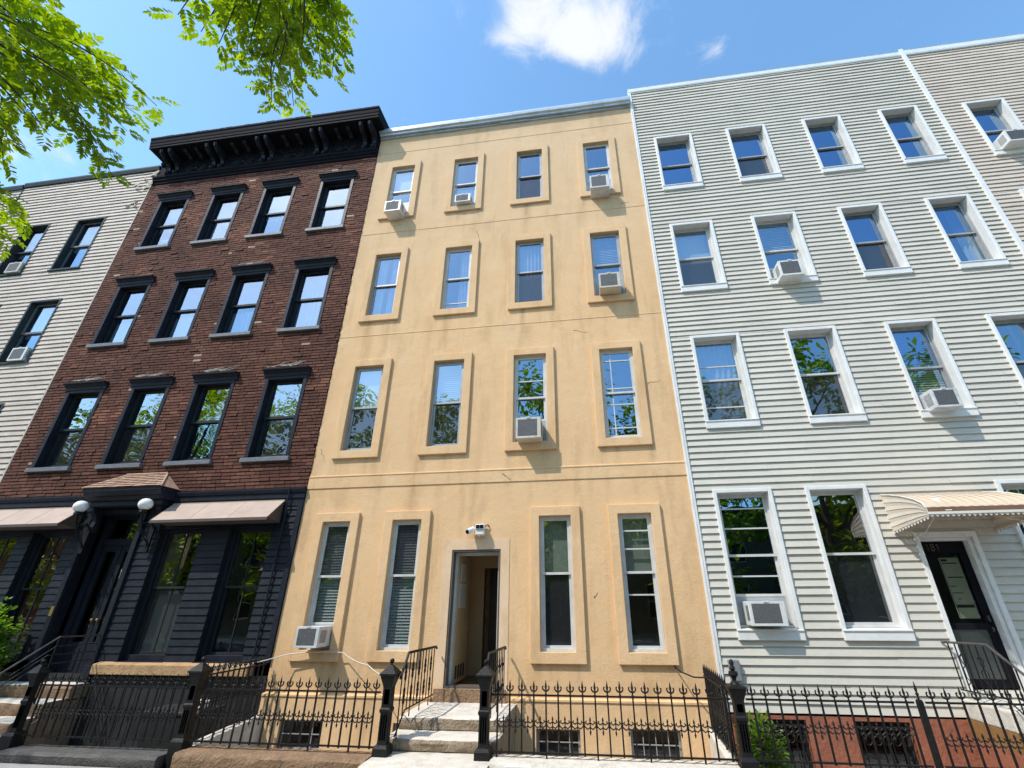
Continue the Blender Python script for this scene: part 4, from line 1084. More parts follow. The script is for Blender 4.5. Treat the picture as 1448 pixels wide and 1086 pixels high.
b = MB(); b.prism([(0.01, 13.64), (-.06, 13.64), (-.09, 13.75), (-.09, 13.8), (.3, 13.83), (.3, 13.72), (.01, 13.72)], 'x', FX0, FX1); b.build('coping', M['tealcoping'], far)
b = MB(); b.box(FX1 + .002, FX1 + .036, -.04, 0, -.6, 13.7); b.build('corner_trim', M['tealcoping'], far)

# ================================================================== AIR CONDITIONERS
def ac_proto():
    t = thing('air_conditioner', 'x', 'air conditioner', (0, 0, 0))
    W_, H_, D_ = .42, .34, .38
    b = MB(); b.box(-W_ / 2, W_ / 2, -D_ + .012, .02, 0, H_); b.build('casing', M['ac'], t, bevel=.012)
    b = MB(); b.ring(-W_ / 2, W_ / 2, 0.0, H_, .035, .06, .035, .035, -D_, -D_ + .0115); b.build('front_frame', M['ac'], t, bevel=.004)
    b = MB(); b.box(-W_ / 2 + .034, W_ / 2 - .06, -D_ + .003, -D_ + .0112, .034, H_ - .034)
    for k in range(14): zz = .045 + k * .019; b.box(-W_ / 2 + .036, W_ / 2 - .062, -D_ + .001, -D_ + .003, zz, zz + .004)
    b.build('grille', M['acgrille'], t)
    b = MB()
    for s in (-1, 1):
        for k in range(7): yy = -D_ + .05 + k * .022; b.box(s * W_ / 2 - .002, s * W_ / 2 + .002, yy, yy + .010, .07, H_ - .06)
    b.build('side_vent', M['acgrille'], t)
    b = MB(); b.box(-.03, .03, -D_ - .01, -D_ + .02, H_ - .015, H_ + .01); b.build('clip', M['ac'], t)
    return t
acp = ac_proto(); used = False
def ac(x, z, label, y=.1, s=(1, 1, 1)):
    global used
    o = acp if not used else copy_tree(acp)
    used = True
    o.location = (x, y, z); o.scale = s
    k_ = int(abs(x * 37 + z * 11)) % 3
    if k_:
        for ch in o.children:
            if ch.name.startswith(('casing', 'front_frame', 'clip')):
                ch.material_slots[0].link = 'OBJECT'; ch.material_slots[0].material = M['ac_old' if k_ == 1 else 'ac_grey']
    o['label'] = label; o['group'] = 'window air conditioners'
    return o
ac(-4.53, 10.56, 'air conditioner in the top floor window of the tan wall nearest the brick house', .05, (1.0, .95, 1))
ac(-2.79, 10.785, 'small air conditioner half inside the second top floor window of the tan wall', .13, (.95, .75, .72))
ac(.585, 10.54, 'air conditioner in the top right window of the tan wall', .05, (1.05, .98, 1.2))
ac(.60, 7.66, 'air conditioner below the striped blind in the third floor window of the tan wall', .06, (1.05, .95, 1.1))
ac(-1.115, 4.47, 'air conditioner in the tan wall window that reflects the tree', .05, (1.1, .95, 1.18))
ac(-4.63, 1.175, 'air conditioner in the ground floor window of the tan wall beside the black house', .04, (.92, 1.15, .86))
ac(4.16, 7.58, 'air conditioner in the third floor window of the white clapboard house', .07, (1.05, .95, 1.08))
ac(5.89, 4.66, 'air conditioner in the second floor window of the white clapboard house', .09, (.95, 1.0, .98))
ac(2.40, 1.475, 'air conditioner at the foot of the ground floor window with many bars', .1, (1.2, .85, .95))
ac(9.43, 10.56, 'air conditioner in the tan clapboard wall at the right photo edge', .09, (1.05, 1.0, .98))
ac(-15.62, 10.10, 'air conditioner in the upper window of the cream clapboard wall', .2, (1.05, .8, 1))
ac(-13.82, 7.18, 'air conditioner in the lower window of the cream clapboard wall', .2, (1.05, .8, 1.05))
ac(-6.42, 10.60, 'white air conditioner behind the glass of the top brick window nearest the tan wall', .52, (.95, .7, .85))
# box fan in the top left brick window
t = thing('window_fan', 'small white fan behind the glass of the top left brick window', 'fan', (-11.35, .24, 10.6))
b = MB(); b.ring(-11.55, -11.13, 10.6, 10.98, .03, .03, .03, .03, .2, .24); b.build('fan_housing', M['ac'], t, bevel=.006)
b = MB()
for r_ in (.05, .1, .15): b.tube([(-11.34 + r_ * math.cos(k * PI / 8), .21, 10.79 + r_ * math.sin(k * PI / 8)) for k in range(17)], .006, 4)
for k in range(8): b.tube([(-11.34, .21, 10.79), (-11.34 + .17 * math.cos(k * PI / 4), .21, 10.79 + .17 * math.sin(k * PI / 4))], .005, 4)
b.build('fan_grille', M['acgrille'], t)
# bottles on a sill
bl = ['clear bottle at the left on the sill of the brick window', 'tall dark bottle on the sill of the brick window', 'short jar between the bottles on the brick window sill', 'dark bottle at the right on the sill of the brick window']
for i, (x, h) in enumerate(((-6.62, .2), (-6.5, .26), (-6.38, .15), (-6.26, .24))):
    q = MB(); q.lathe(x, .235, [(.03, 7.535), (.034, 7.55), (.034, 7.53 + h * .6), (.014, 7.53 + h * .75), (.014, 7.53 + h)], 10); tag(q.build('bottle', M['darkframe'] if i != 2 else M['vinyl'], None, smooth=True), bl[i], 'bottle', 'bottles on the brick window sill')

# security light with camera above the open door
t = thing('security_camera', 'white floodlight with a small camera above the open front door', 'security camera', (-2.0, 0, 2.8))
b = MB(); b.box(-2.055, -1.905, -.14, -.03, 2.84, 2.93); b.box(-2.04, -1.93, -.05, 0, 2.88, 3.0); b.build('lamp_body', M['plastic'], t, bevel=.015)
b = MB(); b.hexa([(-2.06, -.16, 2.93), (-1.90, -.16, 2.93), (-1.90, -.04, 2.94), (-2.06, -.04, 2.94), (-2.06, -.145, 3.02), (-1.90, -.145, 3.02), (-1.90, -.03, 3.03), (-2.06, -.03, 3.03)]); b.build('lamp_head', M['plastic'], t, bevel=.012)
b = MB(); b.box(-2.045, -1.985, -.168, -.155, 2.945, 3.005); b.box(-1.975, -1.915, -.168, -.155, 2.945, 3.005); b.build('solar_lens', M['bulb_black'], t)
b = MB(); b.tube([(-2.12, -.06, 2.95), (-2.15, -.16, 2.91), (-2.17, -.22, 2.885)], .045, 12); b.tube([(-2.1, -.02, 2.94), (-2.12, -.06, 2.95)], .02, 8); cm_ = b.build('camera_body', M['plastic'], t, smooth=True)
b = MB(); b.tube([(-2.17, -.222, 2.884), (-2.175, -.232, 2.879)], .032, 12); b.build('camera_lens', M['bulb_black'], cm_)
b = MB(); b.tube([(-1.91, -.05, 2.98), (-1.87, -.04, 3.02), (-1.85, -.0, 3.0)], .012, 6); b.build('antenna', M['bulb_black'], t)

# ================================================================== IRONWORK
YF = -1.5
def fleur(b, x, y, z, s=1.):
    """fleur-de-lis spear whose base is at z"""
    b.lathe(x, y, [(.007 * s, z), (.014 * s, z + .012 * s), (.007 * s, z + .024 * s), (.019 * s, z + .045 * s), (.009 * s, z + .06 * s), (.015 * s, z + .085 * s), (.010 * s, z + .11 * s), (.0015, z + .155 * s)], 6)
    return b
def picket(parent, x, y, z0, zr, zt, dirv=(1, 0)):
    b = MB(); b.box(x - .009, x + .009, y - .009, y + .009, z0, zr)
    fleur(b, x, y, zr, 1.)
    for s in (-1, 1):
        b.tube([(x + s * dirv[0] * p, y + s * dirv[1] * p, zr + q) for p, q in ((.006, .045), (.024, .048), (.038, .064), (.040, .086), (.028, .094))], .0105, 5, .008)
    return b.build('picket', M['iron'], parent)
def scroll(parent, x, y, z, w_, dirv=(1, 0)):
    b = MB(); dx, dy = dirv
    b.lathe(x, y, [(.002, z + .09), (.013, z + .06), (.007, z + .04), (.007, z - .045), (.013, z - .06), (.002, z - .09)], 5)
    for s in (-1, 1):
        b.tube([(x + s * dx * p, y + s * dy * p, z + q) for p, q in ((.004, .03), (w_ * .2, .015), (w_ * .36, .03), (w_ * .3, .05))], .0075, 4)
        b.tube([(x + s * dx * p, y + s * dy * p, z + q) for p, q in ((.004, -.015), (w_ * .22, -.03), (w_ * .44, -.005), (w_ * .47, .03), (w_ * .4, .035))], .0075, 4)
    return b.build('scroll_ornament', M['iron'], parent)
def fence(A, B, label, group, n, zc=.19, zb=.235, zr=.79, zm=.50, ends=(True, True), lower=True, jitter=0):
    A = Vector(A); B = Vector(B); d = (B - A); ln = d.length; d.normalize()
    t = thing('iron_fence', label, 'fence', (A.x, A.y, zc), group)
    q = MB()
    if abs(d.x) > .9:
        q.box(A.x, B.x, YF - .012, YF + .012, zr - .009, zr + .009); q.build('rail', M['iron'], t); q = MB(); q.box(A.x, B.x, YF - .012, YF + .012, zb - .008, zb + .008)
    else:
        q.box(A.x - .012, A.x + .012, A.y, B.y, zr - .009, zr + .009); q.build('rail', M['iron'], t); q = MB(); q.box(A.x - .012, A.x + .012, A.y, B.y, zb - .008, zb + .008)
    q.build('rail', M['iron'], t)
    sp_ = ln / n
    rng = random.Random(int(abs(A.x * 100)))
    for k in range(n):
        p = A + d * sp_ * (k + .5)
        picket(t, p.x, p.y, zc - .01 if k % 4 == 0 else zb - .02, zr + rng.uniform(-.004, .004), zr + .15, (d.x, d.y))
        if k < n - 1: p2 = A + d * sp_ * (k + 1); scroll(t, p2.x, p2.y, zm, sp_, (d.x, d.y))
    return t
G = 'spear topped iron fence panels'
fence((-2.60 - 2.72 + .0, YF, 0), (-2.82, YF, 0), 'black spear fence between the leaning left post and the gate post of the tan house', G, 19)
fence((-1.39, YF, 0), (1.40, YF, 0), 'black spear fence before the tan wall, right of its stone steps', G, 19)
fence((1.57, YF, 0), (3.33, YF, 0), 'black spear fence before the white house with the green shrub behind it', G, 12, zm=.52)
fence((3.45, YF, 0), (6.6, YF, 0), 'black spear fence at the lower right before the stoop of the white house', G, 21, zm=.44)
fence((-7.80, YF, 0), (-5.52, YF, 0), 'black spear fence before the black basement of the brick house', G, 18, zr=.80, zm=.50)
fence((1.40, YF + .1, 0), (1.40, -.05, 0), 'short black fence running back to the wall between the tan and white houses', G, 12, zr=.84)
fence((-5.44, YF + .1, 0), (-5.44, -.08, 0), 'black ornate fence running back to the wall between the brick and tan houses', G, 12, zr=.92, zm=.6)
# posts
def post(x, label, top='ball', h=1.0, y=YF, wide=.055):
    t = thing('iron_post', label, 'post', (x, y, 0), 'cast iron fence posts')
    b = MB(); b.sqlathe(x, y, [(.092, -.05), (.092, .24), (.08, .262), (.066, .275)]); b.build('post_base', M['iron'], t, bevel=.006)
    b = MB(); b.sqlathe(x, y, [(wide + .004, .27), (wide, .30), (wide, .58), (wide + .012, .60), (wide + .012, .625), (wide + .002, .64), (wide, .66), (wide, h - .15), (wide + .008, h - .12), (wide + .034, h - .045), (wide + .038, h - .02)])
    for s in (-1, 1):
        for k in (-1, 0, 1):
            b.box(x + k * .028 - .006, x + k * .028 + .006, y - wide - .006, y - wide + .001, .32, .57)
        b.box(x - .03, x + .03, y - wide - .006, y - wide + .001, .68, h - .17)
        b.box(x + s * wide - .004, x + s * wide + .004, y - .03, y + .03, .32, .57)
    b.build('shaft', M['iron'], t)
    b = MB()
    if top == 'ball':
        b.sqlathe(x, y, [(wide + .05, h - .02), (wide + .05, h), (.02, h + .085)]); b.build('cap', M['iron'], t)
        b = MB(); b.lathe(x, y, [(.018, h + .08), (.012, h + .10)], 8); b.sphere(x, y, h + .13, .03, 12); b.build('finial', M['iron'], t, smooth=True)
    else:
        b.sqlathe(x, y, [(wide + .045, h - .02), (wide + .04, h), (.03, h + .02)]); b.build('cap', M['iron'], t)
        b = MB(); b.lathe(x, y, [(.06, h + .0), (.05, h + .03), (.02, h + .05), (.03, h + .08), (.055, h + .11), (.05, h + .14), (.02, h + .15), (.035, h + .17), (.02, h + .20), (.028, h + .225), (.022, h + .25), (.004, h + .265)], 12); b.build('finial', M['iron'], t, smooth=True)
    return t
post(-2.715, 'cast iron post on the left of the tan house steps with a ball finial')
post(-1.475, 'cast iron post on the right of the tan house steps with a ball finial')
post(1.478, 'tallest cast iron post, urn finial, at the corner of the white house', 'urn', .92)
post(-5.40, 'cast iron post between the brick and tan house fences')
post(-7.90, 'plain iron post at the foot of the brick house stoop', 'ball', .95, wide=.04)
t = thing('iron_post', 'slim square iron post in the fence of the white house', 'post', (3.39, YF, 0), 'cast iron fence posts')
b = MB(); b.sqlathe(3.39, YF, [(.026, 0), (.026, .80), (.018, .82)]); b.build('shaft', M['iron'], t)
b = MB(); fleur(b, 3.39, YF, .82, 1.1); b.build('finial', M['iron'], t)

# railings of the tan house steps
def step_railing(x, label):
    t = thing('stair_railing', label, 'railing', (x, -.8, .3), 'iron railings of the tan house steps')
    top = [(x, YF + .06, .96), (x, -1.24, 1.20), (x, -.12, 1.185)]
    q = MB(); q.tube([(x, YF + .05, .93)] + top[1:] + [(x, -.08, 1.16)], .018, 6); q.build('handrail', M['iron'], t)
    q = MB(); q.tube([(x, YF + .04, .33), (x, -1.2, .56), (x, -.12, .56)], .010, 5); q.build('rail', M['iron'], t)
    def ztop(y): return .96 + (y - YF - .06) / (1.24 - 1.44 + .0 + .2 + (-1.24 - YF - .06)) * .24 if y < -1.24 else 1.2 - .013 * (y + 1.24)
    n = 11
    for k in range(n):
        y = YF + .1 + (1.34) * k / n
        zt = 1.0 + (y - (YF + .06)) / .2 * .2 if y < -1.24 else 1.195; zt = min(zt, 1.195)
        zb_ = .36 + (y - YF - .06) / .24 * .2 if y < -1.2 else .56; zb_ = min(zb_, .56)
        q = MB(); q.box(x - .006, x + .006, y - .006, y + .006, zb_ - (.1 if k % 3 == 0 else 0), zt)
        if k % 2 == 1 and y > -1.3:
            for zc_ in (.72, .98):
                q.sphere(x, y, zc_, .02, 8, 1.4)
                for s in (-1, 1): q.tube([(x, y + s * .006, zc_ + .1), (x, y + s * .028, zc_ + .07), (x, y + s * .022, zc_ + .02), (x, y + s * .008, zc_)], .006, 4)
                for s in (-1, 1): q.tube([(x, y + s * .006, zc_ - .1), (x, y + s * .03, zc_ - .07), (x, y + s * .022, zc_ - .02)], .006, 4)
        q.build('baluster', M['iron'], t)
    return t
step_railing(-2.60, 'ornate iron railing on the left side of the tan house steps')
step_railing(-1.50, 'ornate iron railing on the right side of the tan house steps')

# steps of the tan house
st = thing('stone_steps', 'pale worn stone steps up to the open door of the tan house', 'steps', (-2.05, -.8, 0))
def slab(name, x0, x1, y0, y1, z0, z1, top, fr, parent):
    """stone block with a rounded, slightly uneven nose"""
    b = MB(); n = 26; r = .045
    prof = [(y0 + r * .9, z0), (y0 + .012, z0 + .02), (y0 + .004, (z0 + z1) / 2), (y0, z1 - r), (y0 + r * .3, z1 - r * .3), (y0 + r, z1), (y0 + .12, z1 + .002), (y1, z1 + .004), (y1, z0)]
    m = len(prof); vs = []
    for i in range(n + 1):
        x = x0 + (x1 - x0) * i / n
        for j, (y, z) in enumerate(prof):
            k_ = 1 if 0 < j < 6 else .25
            d = noise.noise(Vector((x * 4., j * .8, z0 * 5))) * .016 * k_ + noise.noise(Vector((x * 14., j * 1.3, z0 * 9))) * .008 * k_
            vs.append((x, y + d, z + d * .5 * (1 if j else 0)))
    fs = []; mi = []
    for i in range(n):
        for j in range(m):
            fs.append((i * m + j, (i + 1) * m + j, (i + 1) * m + (j + 1) % m, i * m + (j + 1) % m)); mi.append(0 if 4 <= j <= 7 else 1)
    fs.append(tuple(range(m - 1, -1, -1))); mi.append(1); fs.append(tuple(range(n * m, (n + 1) * m))); mi.append(1)
    b.idx(vs, fs); b.mi = mi
    return b.build(name, [top, fr], parent, smooth=True)
slab('landing', -2.74, -1.33, -1.0, -.002, .30, .447, M['stone'], M['riser'], st)
slab('step', -2.76, -1.34, -1.36, -.95, .162, .302, M['stone'], M['riser'], st)
slab('step', -2.80, -1.36, -1.95, -1.3, -.02, .16, M['stone'], M['riser'], st)
q = MB(); q.box(-2.72, -1.35, -.98, -.055, -.58, .298); q.build('stair_base', M['riser'], st)

# low walls carrying the fences
def curb(x0, x1, zt, mat, label, y0=-1.72, y1=-1.385):
    t_ = MB(); n = max(6, int((x1 - x0) / .12)); vs = []; prof = [(y0 + .02, -.05), (y0 + .005, zt * .5), (y0, zt - .03), (y0 + .025, zt), (y1, zt), (y1, -.55)]
    m = len(prof)
    for i in range(n + 1):
        x = x0 + (x1 - x0) * i / n
        for j, (y, z) in enumerate(prof):
            d = noise.noise(Vector((x * 5., j * 1.1, 3.))) * .014 if j < 4 else noise.noise(Vector((x * 5., j * 1.1, 3.))) * .004
            vs.append((x, y + d, z + d * .4))
    fs = [(i * m + j, (i + 1) * m + j, (i + 1) * m + (j + 1) % m, i * m + (j + 1) % m) for i in range(n) for j in range(m)]
    fs += [tuple(range(m - 1, -1, -1)), tuple(range(n * m, (n + 1) * m))]
    t_.idx(vs, fs)
    o = t_.build('low_wall', mat, None, smooth=True); tag(o, label, 'low wall', 'low walls under the iron fences'); return o
curb(-5.29, -2.825, .165, M['brownstone'], 'rough brown stone low wall under the fence left of the tan house steps')
curb(-1.365, 1.375, .185, M['stone'], 'pale stone low wall under the fence right of the tan house steps')
curb(1.585, 6.7, .06, M['brownstone'], 'low brown wall under the fence before the white house')
curb(-7.79, -5.51, .115, M['slatestone'], 'dark painted low wall under the fence before the brick house')
# sloping party walls between the areaways
q = MB(); q.prism([(-1.38, -.5), (-1.38, .15), (-.01, .24), (-.01, -.5)], 'x', -5.50, -5.34); o = q.build('low_wall', M['stone'], None, bevel=.02); tag(o, 'sunlit pale stone wall running back between the brick and tan houses', 'low wall', 'low walls under the iron fences')
q = MB(); q.prism([(-1.38, -.5), (-1.38, .12), (-.06, .22), (-.06, -.5)], 'x', 1.34, 1.46); o = q.build('low_wall', M['stone'], None, bevel=.02); tag(o, 'pale stone wall running back between the tan and white houses', 'low wall', 'low walls under the iron fences')

# railing of the white stoop
t = thing('stair_railing', 'slender iron railing with scrolls beside the black street door of the white house', 'railing', (4.71, -.6, .6))
x = 4.71
q = MB(); q.tube([(x - .03, -.03, 1.27), (x, -.08, 1.275), (x, -.82, 1.30), (x, -1.5, .86)], .016, 6); q.build('handrail', M['ironlight'], t)
q = MB(); q.tube([(x, -.05, .72), (x, -.82, .74), (x, -1.5, .27)], .009, 5); q.build('rail', M['iron'], t)
for k in range(11):
    y = -.1 - k * .13; zt = 1.28 if y > -.82 else 1.30 - (-.82 - y) * .647; zb_ = .73 if y > -.82 else .74 - (-.82 - y) * .69
    q = MB(); q.box(x - .006, x + .006, y - .006, y + .006, zb_, zt); q.build('baluster', M['iron'], t)
for yc, zc_ in ((-.3, 1.0), (-.62, 1.0)):
    q = MB()
    for s in (-1, 1):
        q.tube([(x, yc + s * p, zc_ + r_) for p, r_ in ((-.05, -.2), (.05, -.12), (.055, -.02), (-.03, .05), (-.05, .12), (.0, .16), (.03, .12))], .006, 5)
    q.build('scroll_ornament', M['iron'], t)
# brick house stoop and railings
st2 = thing('stone_stoop', 'brownstone stoop with pale worn treads up to the black entrance', 'steps', (-9.4, -.7, 0))
slab('landing', -10.25, -8.62, -.32, .24, .42, .62, M['stone'], M['brownstone'], st2)
for i, (y0, y1, zt) in enumerate(((-.64, -.26, .43), (-.98, -.58, .25), (-1.32, -.92, .09))):
    slab('step', -10.25 - i * .05, -8.66 - i * .02, y0, y1, zt - .2, zt, M['stone'], M['brownstone'], st2)
q = MB(); q.prism([(-.0, -.55), (-.0, .40), (-.3, .40), (-1.25, -.1), (-1.25, -.55)], 'x', -8.70, -8.64); q.build('cheek_wall', M['brownstone'], st2)
def bar_railing(x, label):
    t = thing('stair_railing', label, 'railing', (x, -.6, .5), 'bar railings of the brick house stoop')
    q = MB(); q.tube([(x, -.0, 1.32), (x, -.72, 1.335), (x, -1.42, .86), (x, -1.46, .8)], .014, 6); q.build('handrail', M['ironlight'], t)
    for k, (z, ye) in enumerate(((1.2, -.72), (1.08, -.80), (.96, -.86))):
        q = MB(); q.tube([(x, -.0, z), (x, ye, z + .005), (x, ye - .5, z - .34)], .008, 5); q.build('rail', M['iron'], t)
    for y, z0, z1 in ((-.03, .62, 1.32), (-.72, .43, 1.33), (-1.4, -.0, .88)):
        q = MB(); q.box(x - .01, x + .01, y - .01, y + .01, z0, z1); q.build('baluster', M['iron'], t)
    return t
bar_railing(-8.72, 'black railing with horizontal bars on the right side of the brick house stoop')
bar_railing(-10.2, 'black railing with horizontal bars on the left side of the brick house stoop')
# loose white box on the low wall behind the fence
q = MB(); q.box(-6.12, -5.84, -.75, -.55, .42, .52); o = q.build('carton', M['plastic'], None, bevel=.02); tag(o, 'small white carton on a black bin behind the fence of the brick house', 'carton')
t = thing('rubbish_bin', 'black wheeled bin behind the ornate fence beside the brick house', 'bin', (-6.2, -.6, -.32))
q = MB(); q.hexa([(-6.62, -.82, -.32), (-5.85, -.82, -.32), (-5.85, -.42, -.32), (-6.62, -.42, -.32), (-6.68, -.88, .36), (-5.78, -.88, .36), (-5.78, -.38, .36), (-6.68, -.38, .36)]); q.build('bin_body', M['black_flat'], t, bevel=.02)
q = MB(); q.box(-6.7, -5.76, -.9, -.36, .362, .415); q.build('bin_lid', M['black_flat'], t, bevel=.015)

# sagging cable below the ground floor windows
q = MB(); pts = []
for a, c, sag in (((-6.0, -.55, .90), (-5.1, -.12, 1.06), .03), ((-5.1, -.12, 1.06), (-4.15, -.08, 1.09), -.02), ((-4.15, -.08, 1.09), (-3.6, -.3, .95), .03), ((-3.6, -.3, .95), (-2.76, YF + .06, .93), .02)):
    for k in range(8):
        s = k / 8; p = lerp(a, c, s); pts.append((p[0], p[1], p[2] - sag * 4 * s * (1 - s)))
pts.append((-2.76, YF + .06, .93))
q.tube(pts, .008, 5); tag(q.build('cable', M['cable'], None, smooth=True), 'thin pale cable sagging across the tan wall to the gate post', 'cable')
q = MB(); q.tube([(1.02, -.02, .92), (1.0, -.06, .96), (1.06, -.2, .90), (1.2, -.4, .86), (1.38, -.6, .88)], .010, 5); tag(q.build('cable', M['iron'], None, smooth=True), 'dark bent hose between the tan wall and the corner fence', 'cable')

# ================================================================== TREES AND SHRUBS
LEFT_T = [((-4.08, -7.02, 5.79), (-3.73, -6.74, 5.72)), ((-4.39, -6.86, 6.09), (-4.21, -6.39, 6.23)), ((-4.32, -6.8, 5.82), (-3.96, -6.29, 5.97)), ((-4.46, -6.66, 6.16), (-4.0, -6.09, 6.11)), ((-3.73, -6.78, 5.4), (-3.46, -6.02, 5.6)), ((-4.61, -6.6, 6.04), (-4.15, -5.69, 6.09)), ((-4.29, -6.35, 5.83), (-4.22, -5.69, 5.89)), ((-4.23, -6.23, 5.82), (-4.16, -5.64, 5.31)), ((-4.2, -6.36, 5.68), (-3.95, -5.89, 5.28)), ((-4.54, -6.5, 5.9), (-4.63, -5.83, 5.78)), ((-4.07, -6.68, 5.26), (-3.98, -6.27, 5.07)), ((-4.89, -6.39, 5.79), (-4.99, -5.9, 5.45)), ((-4.31, -6.52, 5.17), (-4.38, -6.15, 4.87)), ((-4.26, -6.38, 4.59), (-4.23, -6.04, 4.58)), ((-4.81, -6.11, 4.79), (-4.64, -5.79, 4.75)), ((-4.55, -6.15, 4.48), (-4.54, -5.83, 4.43)), ((-4.04, -6.91, 5.66), (-3.92, -6.56, 5.63)), ((-4.0, -6.82, 5.48), (-4.02, -6.35, 5.56)), ((-4.79, -6.57, 5.93), (-4.62, -6.15, 5.84)), ((-4.51, -6.56, 5.59), (-4.57, -6.16, 5.52)), ((-4.82, -6.51, 6.39), (-4.52, -6.01, 6.16)), ((-3.91, -6.61, 5.43), (-3.75, -6.2, 5.47)), ((-4.62, -6.8, 6.1), (-4.35, -6.5, 6.05)), ((-4.74, -6.68, 6.1), (-4.68, -6.29, 6.02)), ((-4.52, -6.85, 6.38), (-4.38, -6.61, 6.25)), ((-4.39, -6.71, 5.46), (-4.35, -6.26, 5.15)), ((-4.64, -6.4, 6.34), (-4.27, -5.98, 6.2)), ((-4.45, -6.58, 5.73), (-4.31, -6.16, 5.56))]
TOP_T = [((-2.51, -6.6, 6.32), (-3.04, -6.43, 6.02)), ((-2.85, -6.35, 6.97), (-3.33, -6.08, 6.56)), ((-2.59, -6.43, 6.55), (-2.95, -6.15, 6.13)), ((-2.76, -6.26, 7.04), (-3.13, -5.85, 6.49)), ((-2.5, -6.35, 6.72), (-2.86, -5.98, 6.34)), ((-2.6, -6.21, 6.96), (-2.96, -5.76, 6.33)), ((-2.55, -6.14, 6.74), (-2.92, -5.63, 6.31)), ((-2.46, -6.16, 6.55), (-2.74, -5.47, 6.29)), ((-2.44, -6.09, 6.45), (-2.7, -5.73, 5.94)), ((-2.72, -5.75, 7.12), (-2.78, -5.39, 6.8)), ((-2.24, -6.23, 6.67), (-2.51, -5.79, 6.49)), ((-2.36, -6.1, 7.15), (-2.41, -5.63, 6.58)), ((-2.33, -6.04, 7.16), (-2.43, -5.46, 6.77)), ((-2.24, -6.04, 7.11), (-2.33, -5.43, 6.91)), ((-2.28, -6.13, 7.18), (-2.14, -5.85, 6.81)), ((-2.24, -6.24, 7.02), (-2.18, -5.95, 6.91)), ((-2.44, -6.43, 6.72), (-2.95, -6.29, 6.3)), ((-2.49, -6.31, 7.07), (-3.12, -5.95, 6.83)), ((-2.53, -6.22, 7.31), (-2.87, -5.84, 6.74)), ((-2.52, -6.15, 7.35), (-2.79, -5.71, 6.84)), ((-2.37, -6.23, 7.23), (-2.52, -5.76, 6.92)), ((-2.63, -6.41, 6.86), (-2.95, -6.14, 6.56)), ((-2.38, -6.43, 6.72), (-2.43, -6.16, 6.32))]
def leaflet(b, p, d, s, ln, wd, nrm):
    """one pointed leaflet folded along its midrib"""
    side = d.cross(nrm)
    if side.length < 1e-4: return
    side.normalize(); n = side.cross(d); n.normalize()
    m1 = p + d * ln * .35 - n * wd * .12; m2 = p + d * ln * .75 - n * wd * .1; tip = p + d * ln
    v = [p, m1 + side * wd * .5 + n * wd * .15, m2 + side * wd * .36 + n * wd * .12, tip, m2 - side * wd * .36 + n * wd * .12, m1 - side * wd * .5 + n * wd * .15]
    b.idx(v, [(0, 1, 2, 3), (0, 3, 4, 5)])
def compound(b, p, d, rng, ln=.22, n=6, lw=.028, ll=.062, droop=.32):
    """pinnate leaf: a rachis with pairs of leaflets"""
    d = d.normalized(); q = p.copy(); pts = [q.copy()]
    nrm = Vector((rng.uniform(-.5, .5), rng.uniform(-.5, .5), 1)).normalized()
    for i in range(n):
        d = (d + Vector((0, 0, -droop / n)) + Vector((rng.uniform(-.04, .04), rng.uniform(-.04, .04), 0))).normalized()
        q = q + d * ln / n; pts.append(q.copy())
        side = d.cross(nrm).normalized()
        f = .75 + .35 * math.sin(PI * (i + 1) / n)
        for s in (-1, 1):
            dd = (d * .55 + side * s * .85 + Vector((0, 0, rng.uniform(-.35, .05)))).normalized()
            leaflet(b, q, dd, s, ll * f * rng.uniform(.85, 1.1), lw * f, nrm + Vector((rng.uniform(-.5, .5), rng.uniform(-.5, .5), 0)))
    leaflet(b, q, d, 1, ll, lw, nrm)
def twig(bt, bl, A, B, rng, r=.009, step=.055, ln=.2):
    A = Vector(A); B = Vector(B); L_ = (B - A).length; n = max(4, int(L_ / .06)); pts = []
    off = Vector((rng.uniform(-1, 1), rng.uniform(-1, 1), rng.uniform(.2, 1))) * L_ * .08
    for i in range(n + 1):
        t_ = i / n; pts.append(A.lerp(B, t_) + off * math.sin(PI * t_))
    bt.tube(pts, r, 4, r * .35, cap=False)
    k = 0; m = max(3, int(L_ / step)); side = 1
    for i in range(m):
        t_ = .12 + .88 * i / (m - 1); f = t_ * n; j = min(n - 1, int(f)); p = pts[j].lerp(pts[j + 1], f - j); d = (pts[j + 1] - pts[j]).normalized()
        up_ = Vector((0, 0, 1)); s = d.cross(up_)
        if s.length < .05: s = Vector((1, 0, 0))
        s.normalize(); side = -side
        ang = rng.uniform(-.6, .6)
        dd = d * .6 + s * side * .8 * math.cos(ang) + up_ * .7 * math.sin(ang)
        compound(bl, p, dd, rng, ln * rng.uniform(.7, 1.15) * (1 - .25 * t_), 6)
def clump(bl, c, r, n, rng, ln=.24, fn=compound):
    c = Vector(c)
    for i in range(n):
        v = Vector((rng.gauss(0, 1), rng.gauss(0, 1), rng.gauss(0, .7))); v.normalize(); p = c + v * r * rng.uniform(.35, 1)
        compound(bl, p, v + Vector((0, 0, -.3)), rng, ln * rng.uniform(.8, 1.2), 5, .026, .07)

